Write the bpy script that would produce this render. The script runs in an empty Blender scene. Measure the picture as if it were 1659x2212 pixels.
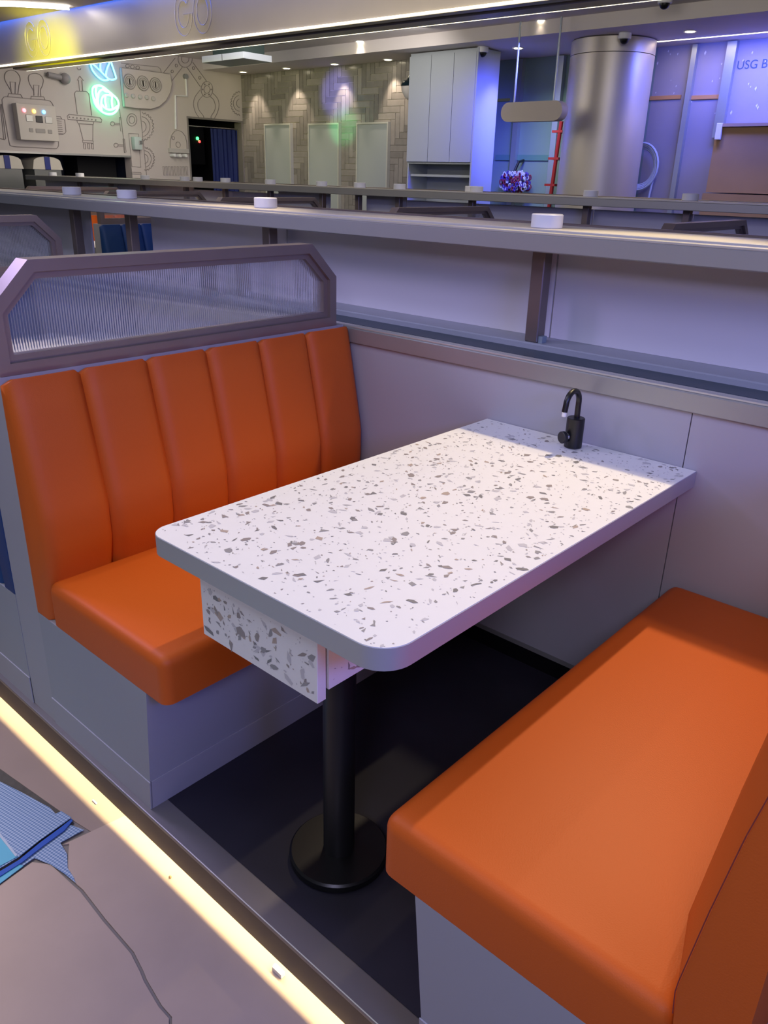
import bpy, bmesh, math, random
from mathutils import Vector, Matrix
random.seed(7)
PI = math.pi
sc = bpy.context.scene
COL = sc.collection

# ------------------------------------------------------------------ scale, camera
S = 0.882          # design units -> metres
ZF = -0.10         # design height of the booth floor
CAM = (1.394, -2.065, 1.459)
K = 1.0            # the far end of the room is surveyed at 1/K of its distance
KB = 1.14
ZB = CAM[2]-(CAM[2]-ZF)/KB      # floor height in those survey units
def W(v):
    v = Vector(CAM)+(Vector(v)-Vector(CAM))*K
    return Vector((v[0]*S, v[1]*S, (v[2]-ZF)*S))
def far(on):
    global K
    K = KB if on else 1.0
FPX, YAW, PITCH, ROLL = 1706.5, -0.725, 0.401, 0.027
PW, PH = 1659.0, 2212.0
def basis():
    cy, sy, cp, sp = math.cos(YAW), math.sin(YAW), math.cos(PITCH), math.sin(PITCH)
    f = Vector((sy*cp, cy*cp, -sp)); r = Vector((cy, -sy, 0)); u = r.cross(f)
    cr, sr = math.cos(ROLL), math.sin(ROLL)
    return cr*r+sr*u, -sr*r+cr*u, f
BR, BU, BF = basis()
def at(px, py, ax, val):
    """point of a known plane (design units) that the survey pixel looks at"""
    d = BF + BR*((px-PW/2)/FPX) + BU*((PH/2-py)/FPX)
    o = Vector(CAM); t = (val-o[ax])/d[ax]
    return o + d*t
cd = bpy.data.cameras.new('camera'); cam = bpy.data.objects.new('camera', cd); COL.objects.link(cam)
cd.sensor_fit = 'HORIZONTAL'; cd.sensor_width = 36.0; cd.lens = 36.0*FPX/PW
cd.clip_start = 0.02; cd.clip_end = 100
M = Matrix((BR, BU, -BF)).transposed().to_4x4(); M.translation = W(CAM)
cam.matrix_world = M
sc.camera = cam
sc.view_settings.view_transform = 'Standard'; sc.view_settings.look = 'None'
sc.view_settings.gamma = 1.0; sc.view_settings.use_curve_mapping = False
sc.view_settings.exposure = 0.0

# ------------------------------------------------------------------ world and lights
wd = bpy.data.worlds.new('room_air'); sc.world = wd; wd.use_nodes = True
wd.node_tree.nodes['Background'].inputs[0].default_value = (0.37, 0.37, 0.41, 1)
wd.node_tree.nodes['Background'].inputs[1].default_value = 0.20

def aim(o, target):
    d = W(target)-o.location
    o.rotation_euler = d.to_track_quat('-Z', 'Y').to_euler()
def area(name, loc, target, sx, sy, power, col, parent=None, spread=None):
    l = bpy.data.lights.new(name, 'AREA'); l.shape = 'RECTANGLE'; l.size = sx*S*K; l.size_y = sy*S*K
    l.energy = power; l.color = col
    if spread: l.spread = spread
    o = bpy.data.objects.new(name, l); COL.objects.link(o); o.location = W(loc); aim(o, target)
    return o
def spot(name, loc, target, power, col, angle=60, blend=0.5, radius=0.03):
    l = bpy.data.lights.new(name, 'SPOT'); l.energy = power; l.color = col
    l.spot_size = math.radians(angle); l.spot_blend = blend; l.shadow_soft_size = radius
    o = bpy.data.objects.new(name, l); COL.objects.link(o); o.location = W(loc); aim(o, target)
    return o
WARM = (1.0, 0.80, 0.56); NEUT = (1.0, 0.95, 0.90); BLUE = (0.16, 0.22, 1.0)
# ceiling lamps over the near booth and the aisle, among added fill lights
spot('table_lamp_light', (0.36, 0.72, 2.72), (0.34, -0.42, 0.75), 116, (1.0, 0.80, 0.48), 50, 0.6, 0.02)
spot('bench_lamp_light', (1.14, 0.66, 2.72), (1.06, -0.45, 0.42), 30, (1.0, 0.80, 0.5), 46, 0.8, 0.03)
spot('left_bench_lamp_light', (-0.85, 0.80, 2.72), (-0.40, -0.60, 0.60), 26, WARM, 56, 0.7, 0.03)
spot('far_booth_lamp_light', (-1.7, 0.75, 2.72), (-1.7, -0.60, 0.75), 120, WARM, 60, 0.7, 0.03)
area('aisle_panel_light', (-0.2, -2.0, 2.76), (-0.2, -1.5, 0.4), 4.0, 1.5, 20, (0.88, 0.92, 1.0))
area('header_fill_light', (-4.2, 0.3, 2.70), (-4.8, 2.3, 2.45), 5.0, 0.25, 24, (1.0, 0.90, 0.70))  # added fill, brightens the front of the header
area('left_fill_light', (-2.2, -1.5, 2.4), (1.1, -0.8, 0.5), 0.5, 0.5, 20, (0.58, 0.48, 1.0))  # added lavender fill for the right backrest, not a cove of the room
area('right_aisle_fill_light', (2.0, -3.4, 2.3), (1.05, -1.25, 0.4), 0.6, 0.4, 21, (0.68, 0.64, 1.0))  # added lavender fill for the end faces of the right bench
spot('middle_booth_fill_light', (-6.4, 1.75, 2.72), (-6.4, 2.5, 0.5), 70, WARM, 60, 0.7, 0.03)  # added spot that brightens the orange bench behind the gap
spot('aisle_lamp_light', (-0.8, -2.6, 2.74), (-0.8, -2.5, -0.25), 235, (1.0, 0.87, 0.72), 56, 1.0, 0.08)
area('blue_cove_light', (3.1, -1.5, 2.0), (0.0, -0.6, 0.3), 1.4, 0.5, 40, BLUE)
area('counter_cove_light', (-2.5, -1.2, 2.75), (-2.5, 0.3, 1.0), 5.0, 0.3, 14, (0.54, 0.58, 1.0))
spot('yellow_fascia_light', (-6.3, 1.0, 2.2), tuple(at(114, 132, 1, 2.21)), 190, (0.9, 0.90, 0.0), 52, 1.0, 0.05)
spot('fascia_accent_light', (-4.6, 1.0, 2.0), (-4.9, 2.27, 2.62), 30, (1.0, 0.95, 0.82), 40, 1.0, 0.05)
# back of the room
far(True)
area('middle_ceiling_light', (-4.8, 1.3, 2.74), (-4.8, 1.6, 0.5), 5.0, 0.5, 34, NEUT)
area('back_ceiling_light', (-5.6, 3.9, 2.78), (-6.6, 4.9, 1.2), 3.2, 0.5, 26, NEUT)
area('back_right_fill_light', (-4.9, 3.4, 2.78), (-3.2, 6.0, 1.5), 1.8, 1.2, 20, (1.0, 0.93, 0.84))  # added fill for the oval sign and the boards, no ceiling fitting
area('column_fill_light', (-1.3, 2.9, 2.76), (-2.6, 6.0, 1.4), 1.6, 0.4, 15, (1.0, 0.95, 0.88))  # added fill that lifts the column
area('mural_wash_light', (-7.2, 3.6, 2.70), (-8.69, 3.9, 1.7), 0.3, 3.0, 30, (1.0, 0.88, 0.76))
area('blue_wall_wash_light', (-1.6, 6.10, 2.66), (-1.8, 6.62, 1.2), 1.0, 0.12, 36, (0.08, 0.13, 1.0))
area('recess_fill_light', (-3.75, 5.75, 2.70), (-3.75, 6.5, 1.2), 0.5, 0.2, 5, (0.82, 1.0, 0.95), None, math.radians(90))  # added fill that lifts the green boards, no lamp hangs here
area('cabinet_side_blue_light', (-3.3, 5.4, 2.55), (-4.25, 5.85, 1.9), 0.5, 0.3, 16, (0.08, 0.10, 1.0), None, math.radians(70))
spot('tile_reflection_blue', (-6.0, 3.2, 2.3), (-6.75, 6.0, 2.42), 420, (0.22, 0.20, 1.0), 13, 0.7, 0.05)  # added spot, projects a blue patch as the neon's reflection in the tiles
spot('tile_reflection_green', (-6.0, 3.2, 1.9), (-6.62, 6.0, 2.05), 200, (0.05, 1.0, 0.3), 11, 0.7, 0.05)  # added spot for the green part of that reflection

far(False)

# ------------------------------------------------------------------ materials
def lin(c):
    return tuple(((x/255.0+0.055)/1.055)**2.4 if x/255.0 > 0.04045 else x/255.0/12.92 for x in c)
MATS = {}
def mat(name, rgb, rough=0.5, metal=0.0, spec=0.5, noise=0.0, nscale=20.0, bump=0.0, bscale=200.0, trans=0.0, emit=None, estr=0.0, coat=0.0):
    if name in MATS: return MATS[name]
    m = bpy.data.materials.new(name); m.use_nodes = True; nt = m.node_tree
    b = nt.nodes['Principled BSDF']; c = lin(rgb)
    b.inputs['Base Color'].default_value = (*c, 1)
    b.inputs['Roughness'].default_value = rough; b.inputs['Metallic'].default_value = metal
    b.inputs['Specular IOR Level'].default_value = spec
    b.inputs['Transmission Weight'].default_value = trans
    b.inputs['Coat Weight'].default_value = coat
    if emit:
        b.inputs['Emission Color'].default_value = (*emit, 1); b.inputs['Emission Strength'].default_value = estr
    if noise or bump:
        tc = nt.nodes.new('ShaderNodeTexCoord')
    if noise:
        n = nt.nodes.new('ShaderNodeTexNoise'); n.inputs['Scale'].default_value = nscale; n.inputs['Detail'].default_value = 6
        nt.links.new(tc.outputs['Object'], n.inputs['Vector'])
        mx = nt.nodes.new('ShaderNodeMix'); mx.data_type = 'RGBA'
        mx.inputs[6].default_value = (*[x*(1-noise) for x in c], 1); mx.inputs[7].default_value = (*[min(1, x*(1+noise)) for x in c], 1)
        nt.links.new(n.outputs['Fac'], mx.inputs[0]); nt.links.new(mx.outputs[2], b.inputs['Base Color'])
    if bump:
        n2 = nt.nodes.new('ShaderNodeTexNoise'); n2.inputs['Scale'].default_value = bscale
        nt.links.new(tc.outputs['Object'], n2.inputs['Vector'])
        bp = nt.nodes.new('ShaderNodeBump'); bp.inputs['Strength'].default_value = bump; bp.inputs['Distance'].default_value = 0.002
        nt.links.new(n2.outputs['Fac'], bp.inputs['Height']); nt.links.new(bp.outputs['Normal'], b.inputs['Normal'])
    MATS[name] = m
    return m
ORANGE = mat('orange_leather', (203, 94, 29), 0.50, spec=0.28, bump=0.15, bscale=420)
BLUEL = mat('blue_leather', (22, 62, 118), 0.5, spec=0.4, bump=0.15, bscale=420)
STITCH = mat('red_thread', (128, 48, 36), 0.7)
LAM = mat('grey_laminate', (160, 161, 166), 0.55, spec=0.3)
LAM2 = mat('pale_laminate', (166, 165, 170), 0.5, spec=0.35)
SEAM = mat('dark_joint', (50, 48, 50), 0.8)
STEEL = mat('brushed_bronze_steel', (150, 136, 130), 0.42, metal=0.65, noise=0.10, nscale=9)
DSTEEL = mat('dark_steel_post', (132, 120, 114), 0.38, metal=0.65, noise=0.12, nscale=6)
ALU = mat('satin_aluminium', (166, 166, 162), 0.42, metal=0.55, noise=0.03, nscale=8)
ALUEDGE = mat('bright_aluminium_edge', (205, 202, 192), 0.35, metal=0.5)
CHAN = mat('dark_belt', (62, 74, 84), 0.45, spec=0.5)
LEDGE = mat('grey_ledge', (150, 153, 160), 0.45)
BELT = mat('pale_track', (196, 190, 178), 0.45)
WPANEL = mat('white_back_panel', (206, 202, 206), 0.28, spec=0.5)
WHITE = mat('white_plastic', (226, 226, 228), 0.45)
TEDGE = mat('grey_edge_band', (172, 174, 172), 0.4, metal=0.25)
TERR = mat('white_terrazzo', (232, 230, 222), 0.42, noise=0.02, nscale=30)
CHIPS = [mat('grey_chip', (150, 147, 143), 0.42), mat('pale_chip', (196, 193, 190), 0.42), mat('dark_chip', (126, 123, 119), 0.42), mat('tan_chip', (178, 160, 142), 0.42), mat('warm_chip', (150, 140, 132), 0.42)]
BLACK = mat('black_enamel', (16, 16, 18), 0.35, spec=0.5)
MATTBLACK = mat('matt_black_metal', (26, 26, 28), 0.42, spec=0.5)
CHROME = mat('chrome', (210, 210, 210), 0.12, metal=1.0)
FLOORD = mat('dark_booth_vinyl', (42, 40, 50), 0.5, spec=0.3, noise=0.55, nscale=4.2, bump=0.1, bscale=60)
KERB = mat('bounce_tinted_step_face', (84, 74, 66), 0.5, noise=0.2, nscale=7)  # warm bounce from the glowing strip is put into this brown
CARD2 = mat('worn_floor_cardboard', (146, 128, 114), 0.75, noise=0.14, nscale=5, bump=0.12, bscale=30)
CARD = mat('floor_cardboard', (170, 150, 134), 0.75, noise=0.12, nscale=6, bump=0.12, bscale=30)
CONC = mat('bare_concrete', (78, 74, 66), 0.9, noise=0.4, nscale=40, bump=0.4, bscale=90)
PLASTER = mat('white_mural_wall', (200, 192, 186), 0.7, noise=0.03, nscale=4)
INK = mat('mural_ink', (144, 136, 132), 0.8)
CEIL = mat('ceiling_paint', (216, 208, 204), 0.7)
CEIL2 = mat('front_ceiling_paint', (176, 164, 152), 0.7)
FASC = mat('champagne_metal_fascia', (180, 170, 154), 0.38, metal=0.35, noise=0.08, nscale=4)
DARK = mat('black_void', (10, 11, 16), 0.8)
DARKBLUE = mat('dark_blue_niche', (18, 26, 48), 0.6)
CURT = mat('navy_curtain', (14, 34, 98), 0.75, bump=0.2, bscale=120)
CABW = mat('matt_white_cabinet', (168, 174, 178), 0.5)
COLM = mat('brushed_column_metal', (202, 194, 184), 0.42, metal=0.5, noise=0.05, nscale=3)
GYP = mat('gypsum_board', (150, 146, 160), 0.85, noise=0.05, nscale=5)
GYPG = mat('green_gypsum_board', (122, 142, 142), 0.85, noise=0.05, nscale=5)
STUD = mat('galvanised_stud', (170, 178, 184), 0.35, metal=0.6)
BROWN = mat('brown_cardboard', (170, 136, 98), 0.85, noise=0.08, nscale=6)
RED = mat('red_ladder_paint', (150, 24, 28), 0.5)
TARP = None
def emis(name, rgb, strength):
    return mat(name, (255, 255, 255), 0.5, emit=rgb, estr=strength)
LEDW = emis('warm_led_strip', (1.0, 0.90, 0.60), 3.2)
LEDC = emis('cool_led_ring', (1.0, 0.96, 0.88), 9)
LEDY = emis('yellow_led_strip', (1.0, 0.78, 0.38), 3)
LAMP = emis('downlight_glow', (1.0, 0.88, 0.62), 14)
NEONG = emis('neon_green', (0.16, 1.0, 0.52), 2.4)
NEONB = emis('neon_cyan', (0.06, 0.62, 1.0), 1.8)
BLED = emis('blue_led_strip', (0.05, 0.2, 1.0), 6)

def glass_mat():
    m = bpy.data.materials.new('reeded_glass'); m.use_nodes = True
    b = m.node_tree.nodes['Principled BSDF']
    b.inputs['Base Color'].default_value = (0.84, 0.85, 0.87, 1); b.inputs['Roughness'].default_value = 0.07
    b.inputs['Transmission Weight'].default_value = 0.90; b.inputs['IOR'].default_value = 1.35
    return m
GLASS = glass_mat()
def tarp_mat():
    m = bpy.data.materials.new('blue_woven_sheet'); m.use_nodes = True; nt = m.node_tree
    b = nt.nodes['Principled BSDF']; b.inputs['Roughness'].default_value = 0.4
    tc = nt.nodes.new('ShaderNodeTexCoord'); mp = nt.nodes.new('ShaderNodeMapping')
    mp.inputs['Rotation'].default_value = (0, 0, 0.6)
    nt.links.new(tc.outputs['Object'], mp.inputs['Vector'])
    ck = nt.nodes.new('ShaderNodeTexChecker'); ck.inputs['Scale'].default_value = 190
    ck.inputs['Color1'].default_value = (*lin((92, 120, 152)), 1); ck.inputs['Color2'].default_value = (*lin((154, 170, 188)), 1)
    nt.links.new(mp.outputs['Vector'], ck.inputs['Vector'])
    nt.links.new(ck.outputs['Color'], b.inputs['Base Color'])
    return m
TARP = tarp_mat()
TARPD = mat('deep_blue_sheet_fold', (24, 74, 158), 0.5)
TARPC = mat('cyan_printed_sheet', (88, 164, 184), 0.45)

def tile_mat():
    m = bpy.data.materials.new('glazed_herringbone_tile'); m.use_nodes = True; nt = m.node_tree
    b = nt.nodes['Principled BSDF']; b.inputs['Roughness'].default_value = 0.22; b.inputs['Specular IOR Level'].default_value = 0.5
    a = nt.nodes.new('ShaderNodeAttribute'); a.attribute_name = 'tint'
    r = nt.nodes.new('ShaderNodeValToRGB')
    r.color_ramp.elements[0].color = (*lin((108, 104, 102)), 1); r.color_ramp.elements[1].color = (*lin((158, 152, 150)), 1)
    tc = nt.nodes.new('ShaderNodeTexCoord'); n = nt.nodes.new('ShaderNodeTexNoise'); n.inputs['Scale'].default_value = 14; n.inputs['Detail'].default_value = 4
    nt.links.new(tc.outputs['Object'], n.inputs['Vector'])
    ma = nt.nodes.new('ShaderNodeMath'); ma.operation = 'MULTIPLY_ADD'; ma.inputs[1].default_value = 0.45
    nt.links.new(n.outputs['Fac'], ma.inputs[0]); 
    mm = nt.nodes.new('ShaderNodeMath'); mm.operation = 'MULTIPLY'; mm.inputs[1].default_value = 0.65
    nt.links.new(a.outputs['Fac'], mm.inputs[0]); nt.links.new(mm.outputs[0], ma.inputs[2])
    nt.links.new(ma.outputs[0], r.inputs[0]); nt.links.new(r.outputs[0], b.inputs['Base Color'])
    bp = nt.nodes.new('ShaderNodeBump'); bp.inputs['Strength'].default_value = 0.5; bp.inputs['Distance'].default_value = 0.004
    nt.links.new(n.outputs['Fac'], bp.inputs['Height']); nt.links.new(bp.outputs['Normal'], b.inputs['Normal'])
    return m
TILE = tile_mat()
GROUT = mat('pale_grout', (186, 180, 170), 0.8)

# ------------------------------------------------------------------ mesh helpers (design units)
ROOT = {}
class MB:
    def __init__(self): self.v = []; self.f = []; self.mi = []
    def add(self, vs, fs, mi=0):
        n = len(self.v); self.v += [Vector(x) for x in vs]
        for f in fs: self.f.append([i+n for i in f]); self.mi.append(mi)
        return self
    def box(self, x0, x1, y0, y1, z0, z1, bev=0.0, seg=2, mi=0):
        if bev <= 0:
            vs = [(x, y, z) for x in (x0, x1) for y in (y0, y1) for z in (z0, z1)]
            return self.add(vs, [(0,1,3,2),(4,6,7,5),(0,4,5,1),(2,3,7,6),(0,2,6,4),(1,5,7,3)], mi)
        bm = bmesh.new(); bmesh.ops.create_cube(bm, size=1)
        for v in bm.verts: v.co = Vector(((x0+x1)/2+v.co.x*(x1-x0), (y0+y1)/2+v.co.y*(y1-y0), (z0+z1)/2+v.co.z*(z1-z0)))
        bmesh.ops.bevel(bm, geom=bm.edges[:], offset=bev, segments=seg, profile=0.5, affect='EDGES')
        return self.frombm(bm, mi)
    def frombm(self, bm, mi=0):
        bm.verts.index_update()
        self.add([v.co.copy() for v in bm.verts], [[v.index for v in f.verts] for f in bm.faces], mi); bm.free(); return self
    def loft(self, rings, closed=True, caps=True, mi=0):
        n = len(rings[0]); vs = [p for r in rings for p in r]; fs = []
        for i in range(len(rings)-1):
            for j in range(n if closed else n-1):
                a = i*n+j; b = i*n+(j+1) % n
                fs.append((a, b, b+n, a+n))
        if caps and closed:
            fs.append(tuple(range(n))[::-1]); k = (len(rings)-1)*n; fs.append(tuple(k+i for i in range(n)))
        return self.add(vs, fs, mi)
    def prism(self, poly, ax, a, b, mi=0):
        def P(q, t):
            if ax == 0: return (t, q[0], q[1])
            if ax == 1: return (q[0], t, q[1])
            return (q[0], q[1], t)
        return self.loft([[P(q, a) for q in poly], [P(q, b) for q in poly]], mi=mi)
    def tube(self, pts, r, n=10, caps=True, closed=False, mi=0):
        pts = [Vector(p) for p in pts]; rings = []; N = len(pts)
        up = None
        for i, p in enumerate(pts):
            if closed: d = (pts[(i+1) % N]-pts[i-1])
            else: d = pts[min(i+1, N-1)]-pts[max(i-1, 0)]
            if d.length < 1e-9: d = Vector((0, 0, 1))
            d.normalize()
            if up is None: up = d.orthogonal().normalized()
            s = d.cross(up)
            if s.length < 1e-6: s = d.orthogonal()
            s.normalize(); up = s.cross(d).normalized()
            rr = r[i] if isinstance(r, (list, tuple)) else r
            rings.append([p+(s*math.cos(2*PI*k/n)+up*math.sin(2*PI*k/n))*rr for k in range(n)])
        if closed: rings.append(rings[0]); 
        return self.loft(rings, caps=caps and not closed, mi=mi)
    def cyl(self, c, r, h, ax=2, n=32, r2=None, bev=0.0, mi=0):
        r2 = r if r2 is None else r2
        prof = [(0.0, r), (h, r2)] if bev <= 0 else [(0, r-bev), (bev, r), (h-bev, r2), (h, r2-bev)]
        rings = []
        for t, rr in prof:
            ring = []
            for k in range(n):
                a, b = rr*math.cos(2*PI*k/n), rr*math.sin(2*PI*k/n)
                ring.append({0: (c[0]+t, c[1]+a, c[2]+b), 1: (c[0]+b, c[1]+t, c[2]+a), 2: (c[0]+a, c[1]+b, c[2]+t)}[ax])
            rings.append(ring)
        return self.loft(rings, mi=mi)
    def ball(self, c, r, n=16, sz=1.0, half=0, mi=0):
        bm = bmesh.new(); bmesh.ops.create_uvsphere(bm, u_segments=n, v_segments=max(6, n//2), radius=r)
        for v in bm.verts:
            if half < 0 and v.co.z > 0: v.co.z = 0
            if half > 0 and v.co.z < 0: v.co.z = 0
            v.co = Vector(c)+Vector((v.co.x, v.co.y, v.co.z*sz))
        return self.frombm(bm, mi)
    def build(self, name, mats, parent=None, smooth=False, tag=None, angle=35):
        if not isinstance(mats, (list, tuple)): mats = [mats]
        if parent is None:
            xs = [v.x for v in self.v]; ys = [v.y for v in self.v]; zs = [v.z for v in self.v]
            org = Vector(((min(xs)+max(xs))/2, (min(ys)+max(ys))/2, min(zs)))
        else:
            org = ROOT[parent.name]
        me = bpy.data.meshes.new(name); me.from_pydata([(v-org)*S*K for v in self.v], [], self.f)
        for m in mats: me.materials.append(m)
        if len(mats) > 1: me.polygons.foreach_set('material_index', self.mi)
        bm = bmesh.new(); bm.from_mesh(me); bmesh.ops.recalc_face_normals(bm, faces=bm.faces[:]); bm.to_mesh(me); bm.free()
        if smooth:
            me.polygons.foreach_set('use_smooth', [True]*len(me.polygons))
            try: me.set_sharp_from_angle(angle=math.radians(angle))
            except Exception: pass
        me.update()
        o = bpy.data.objects.new(name, me); COL.objects.link(o)
        if parent is None: o.location = W(org)
        else: o.parent = parent
        ROOT[o.name] = org
        if tag: label(o, *tag)
        return o
def label(o, lab, cat, group=None, kind=None):
    o['label'] = lab; o['category'] = cat
    if group: o['group'] = group
    if kind: o['kind'] = kind
def thing(name, lab, cat, loc, group=None):
    o = bpy.data.objects.new(name, None); COL.objects.link(o); o.empty_display_size = 0.05
    o.location = W(loc); ROOT[o.name] = Vector(loc); label(o, lab, cat, group); return o
def struct(mb, name, m, smooth=False):
    o = mb.build(name, m, smooth=smooth); o['kind'] = 'structure'; return o
def dup(root, loc, lab=None, group=None):
    r = root.copy(); COL.objects.link(r); r.location = W(loc); ROOT[r.name] = Vector(loc)
    if lab: r['label'] = lab
    if group: r['group'] = group
    for ch in list(root.children):
        c = ch.copy(); COL.objects.link(c); c.parent = r; ROOT[c.name] = Vector(loc)
        for g in list(ch.children):
            d = g.copy(); COL.objects.link(d); d.parent = c
    return r
def smooth_path(pts, sub=6, closed=False):
    pts = [Vector(p) for p in pts]; out = []; n = len(pts)
    rng = range(n if closed else n-1)
    for i in rng:
        if closed: p0, p1, p2, p3 = pts[i-1], pts[i], pts[(i+1) % n], pts[(i+2) % n]
        else: p0, p1, p2, p3 = pts[max(i-1, 0)], pts[i], pts[i+1], pts[min(i+2, n-1)]
        for k in range(sub):
            t = k/sub
            out.append(0.5*((2*p1)+(p2-p0)*t+(2*p0-5*p1+4*p2-p3)*t*t+(3*p1-p0-3*p2+p3)*t**3))
    if not closed: out.append(pts[-1])
    return out
def rrect(x0, x1, y0, y1, radii, n=8):
    """rounded rectangle, radii for corners (x0y0, x1y0, x1y1, x0y1)"""
    out = []
    for (cx, cy, sx, sy, a0, r) in ((x0, y0, 1, 1, PI, radii[0]), (x1, y0, -1, 1, 1.5*PI, radii[1]), (x1, y1, -1, -1, 0, radii[2]), (x0, y1, 1, -1, 0.5*PI, radii[3])):
        if r <= 1e-6: out.append((cx, cy)); continue
        for k in range(n+1):
            a = a0+k/n*PI/2
            out.append((cx+sx*r+r*math.cos(a), cy+sy*r+r*math.sin(a)))
    return out

# ------------------------------------------------------------------ structure
XL = -8.69; YB = 6.0
ZA = -0.25          # aisle floor level
CZ, CZH = 2.74, 2.86
# floors
struct(MB().box(-13, 5, -6, -1.20, ZA-0.1, ZA), 'floor', mat('grey_aisle_floor', (120, 112, 104), 0.8, noise=0.15, nscale=6))
b = MB().box(-13, 4.5, -1.20, 8.9, -0.25, -0.10)
struct(b, 'floor_platform', FLOORD)
# step face with a bright nosing
t = thing('platform_step', 'dark step edge along the booth floor with thin metal nosing above the glowing strip', 'step', (0, -1.26, -0.2))
MB().box(-6, 3, -1.262, -1.254, -0.20, -0.112).build('step_face', KERB, t)
MB().box(-6, 3, -1.268, -1.20, -0.112, -0.099, 0.003).build('metal_nosing', mat('step_nosing_metal', (150, 146, 142), 0.35, metal=0.7), t)
MB().box(-6, 3, -1.240, -1.226, -0.118, -0.1125).build('led_strip', LEDY, t)
for k in range(4):
    area('step_strip_light', (-4.5+k*2.0-0.2, -1.214, -0.148), (-4.5+k*2.0-0.2, -1.226, -0.3), 2.0, 0.018, 7, (1.0, 0.80, 0.42))

far(True)
# mural wall on the left, with a service niche and a doorway
b = MB()
b.box(XL-0.15, XL, -3.5, 1.2, ZB, 3.0)
b.box(XL-0.15, XL, 1.2, 4.12, 1.63, 3.0)
b.box(XL-0.15, XL, 1.2, 4.12, ZB, 0.9)
b.box(XL-0.15, XL, 4.12, 5.05, ZB, 3.0)
b.box(XL-0.15, XL, 5.05, 5.97, 2.13, 3.0)
b.box(XL-0.15, XL, 5.97, 6.15, ZB, 3.0)
wl = struct(b, 'wall_left', PLASTER)
# back wall behind the tiles
struct(MB().box(XL-0.15, -4.75, YB+0.012, YB+0.15, ZB, 3.0), 'wall_back', GROUT)
b = MB().box(-4.9, -2.75, 6.62, 6.75, ZB, 3.0)
struct(b, 'wall_recess', GYPG)
struct(MB().box(-2.75, 3.2, 6.62, 6.75, ZB, 3.0), 'wall_right', GYP)
struct(MB().box(-4.9, -4.75, 6.02, 6.75, ZB, 3.0), 'wall_return', mat('return_wall_paint', (150, 150, 170), 0.6))
# ceilings
b = MB().box(XL-0.15, 3.2, 2.3, 5.35, CZH, CZH+0.1)
struct(b, 'ceiling_middle', CEIL)
b = MB().box(XL-0.15, 3.2, 5.35, 6.28, CZ, CZH+0.1); b.box(-2.6, 3.2, 6.33, 6.8, CZ, CZH+0.1); b.box(XL, -2.6, 6.28, 6.8, CZ, CZH+0.1)
struct(b, 'ceiling_soffit', CEIL)
far(False)
# champagne header that carries the raised logos (runs slightly off the room axis)
HX0, HX1 = -10.085, 3.0
def hy(x): return 2.505+0.0425*x
b = MB(); b.prism([(-10.09, -0.5), (3.2, -0.5), (3.2, hy(3.2)-0.05), (-10.09, hy(-10.09)-0.05)], 2, 2.785, 2.86)
struct(b, 'ceiling', CEIL2)
def hprism(mb, d0, d1, z0, z1, x0=HX0, x1=HX1):
    vs = [(x, hy(x)+d, z) for x in (x0, x1) for d in (d0, d1) for z in (z0, z1)]
    return mb.add(vs, [(0,1,3,2),(4,6,7,5),(0,4,5,1),(2,3,7,6),(0,2,6,4),(1,5,7,3)])
b = MB(); hprism(b, 0.0, 0.05, 2.425, 3.15); hprism(b, 0.0, 0.08, 2.405, 2.425); hprism(b, 0.165, 0.31, 2.405, 2.46, -7.9); hprism(b, 0.26, 0.31, 2.46, 3.08, -7.9)
hdr = struct(b, 'trim_1', FASC)
b = MB(); hprism(b, 0.08, 0.165, 2.44, 2.46, -7.85)
struct(b, 'trim_2', BLACK)
b = MB(); hprism(b, -0.008, 0.0, 2.408, 2.423); led1 = b.build('led_strip', LEDW, tag=('long glowing strip along the lower front edge of the champagne header', 'light strip'))
b = MB(); hprism(b, 0.308, 0.318, 2.404, 2.416, -7.9); b.build('led_strip', LEDW, tag=('thin glowing strip along the rear lower edge of the champagne header, behind the black slot', 'light strip'))
b = MB(); hprism(b, -0.09, -0.07, 2.92, 2.94)
b.build('led_strip', BLED, tag=('blue glowing strip hidden in the cove above the champagne header', 'light strip'))
cv = area('cove_blue_light', (-6.0, hy(-6.0)-0.042, 2.90), (-6.0, hy(-6.0), 2.7), 6.6, 0.02, 26, (0.02, 0.12, 1.0))
xa_ = Vector((1, 0.0425, 0)).normalized(); za_ = Vector((-0.0, -0.16, 1)); za_ = (za_-xa_*za_.dot(xa_)).normalized()
cv.rotation_euler = Matrix((xa_, za_.cross(xa_), za_)).transposed().to_euler()
# raised GO letters
def go(px, py, w, h, lab):
    c = at(px, py, 1, hy(-6)); 
    for _ in range(4): c = at(px, py, 1, hy(c.x))
    def P(u, z): x = c.x+u; return (x, hy(x)-0.004, c.z+z)
    t = thing('raised_logo', lab, 'sign', tuple(c), 'raised lettering on the header')
    for kind, u0 in (('letter_g', -w*0.27), ('letter_o', w*0.27)):
        m = MB()
        for s in (1.0, 0.62):
            ru, rz = w*0.25*s, h*0.5*s
            if kind == 'letter_o':
                m.tube([P(u0+ru*math.cos(a*PI/18), rz*math.sin(a*PI/18)) for a in range(36)], 0.003, 6, closed=True)
            else:
                m.tube([P(u0+ru*math.cos(math.radians(a)), rz*math.sin(math.radians(a))) for a in range(45, 361, 9)], 0.003, 6)
        if kind == 'letter_g':
            m.tube([P(u0, 0.0), P(u0+w*0.25, 0.0)], 0.003, 6)
            m.tube([P(u0+w*0.25*0.62*math.cos(0.78), h*0.31*math.sin(0.78)), P(u0+w*0.25*math.cos(0.78), h*0.5*math.sin(0.78))], 0.003, 6)
        m.build(kind, FASC, t, smooth=True)
go(82, 84, 0.44, 0.30, 'raised metal letters GO in the yellow glow near the left end of the header')
go(417, 28, 0.44, 0.30, 'raised metal letters GO on the header above the ceiling cassette')
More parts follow.
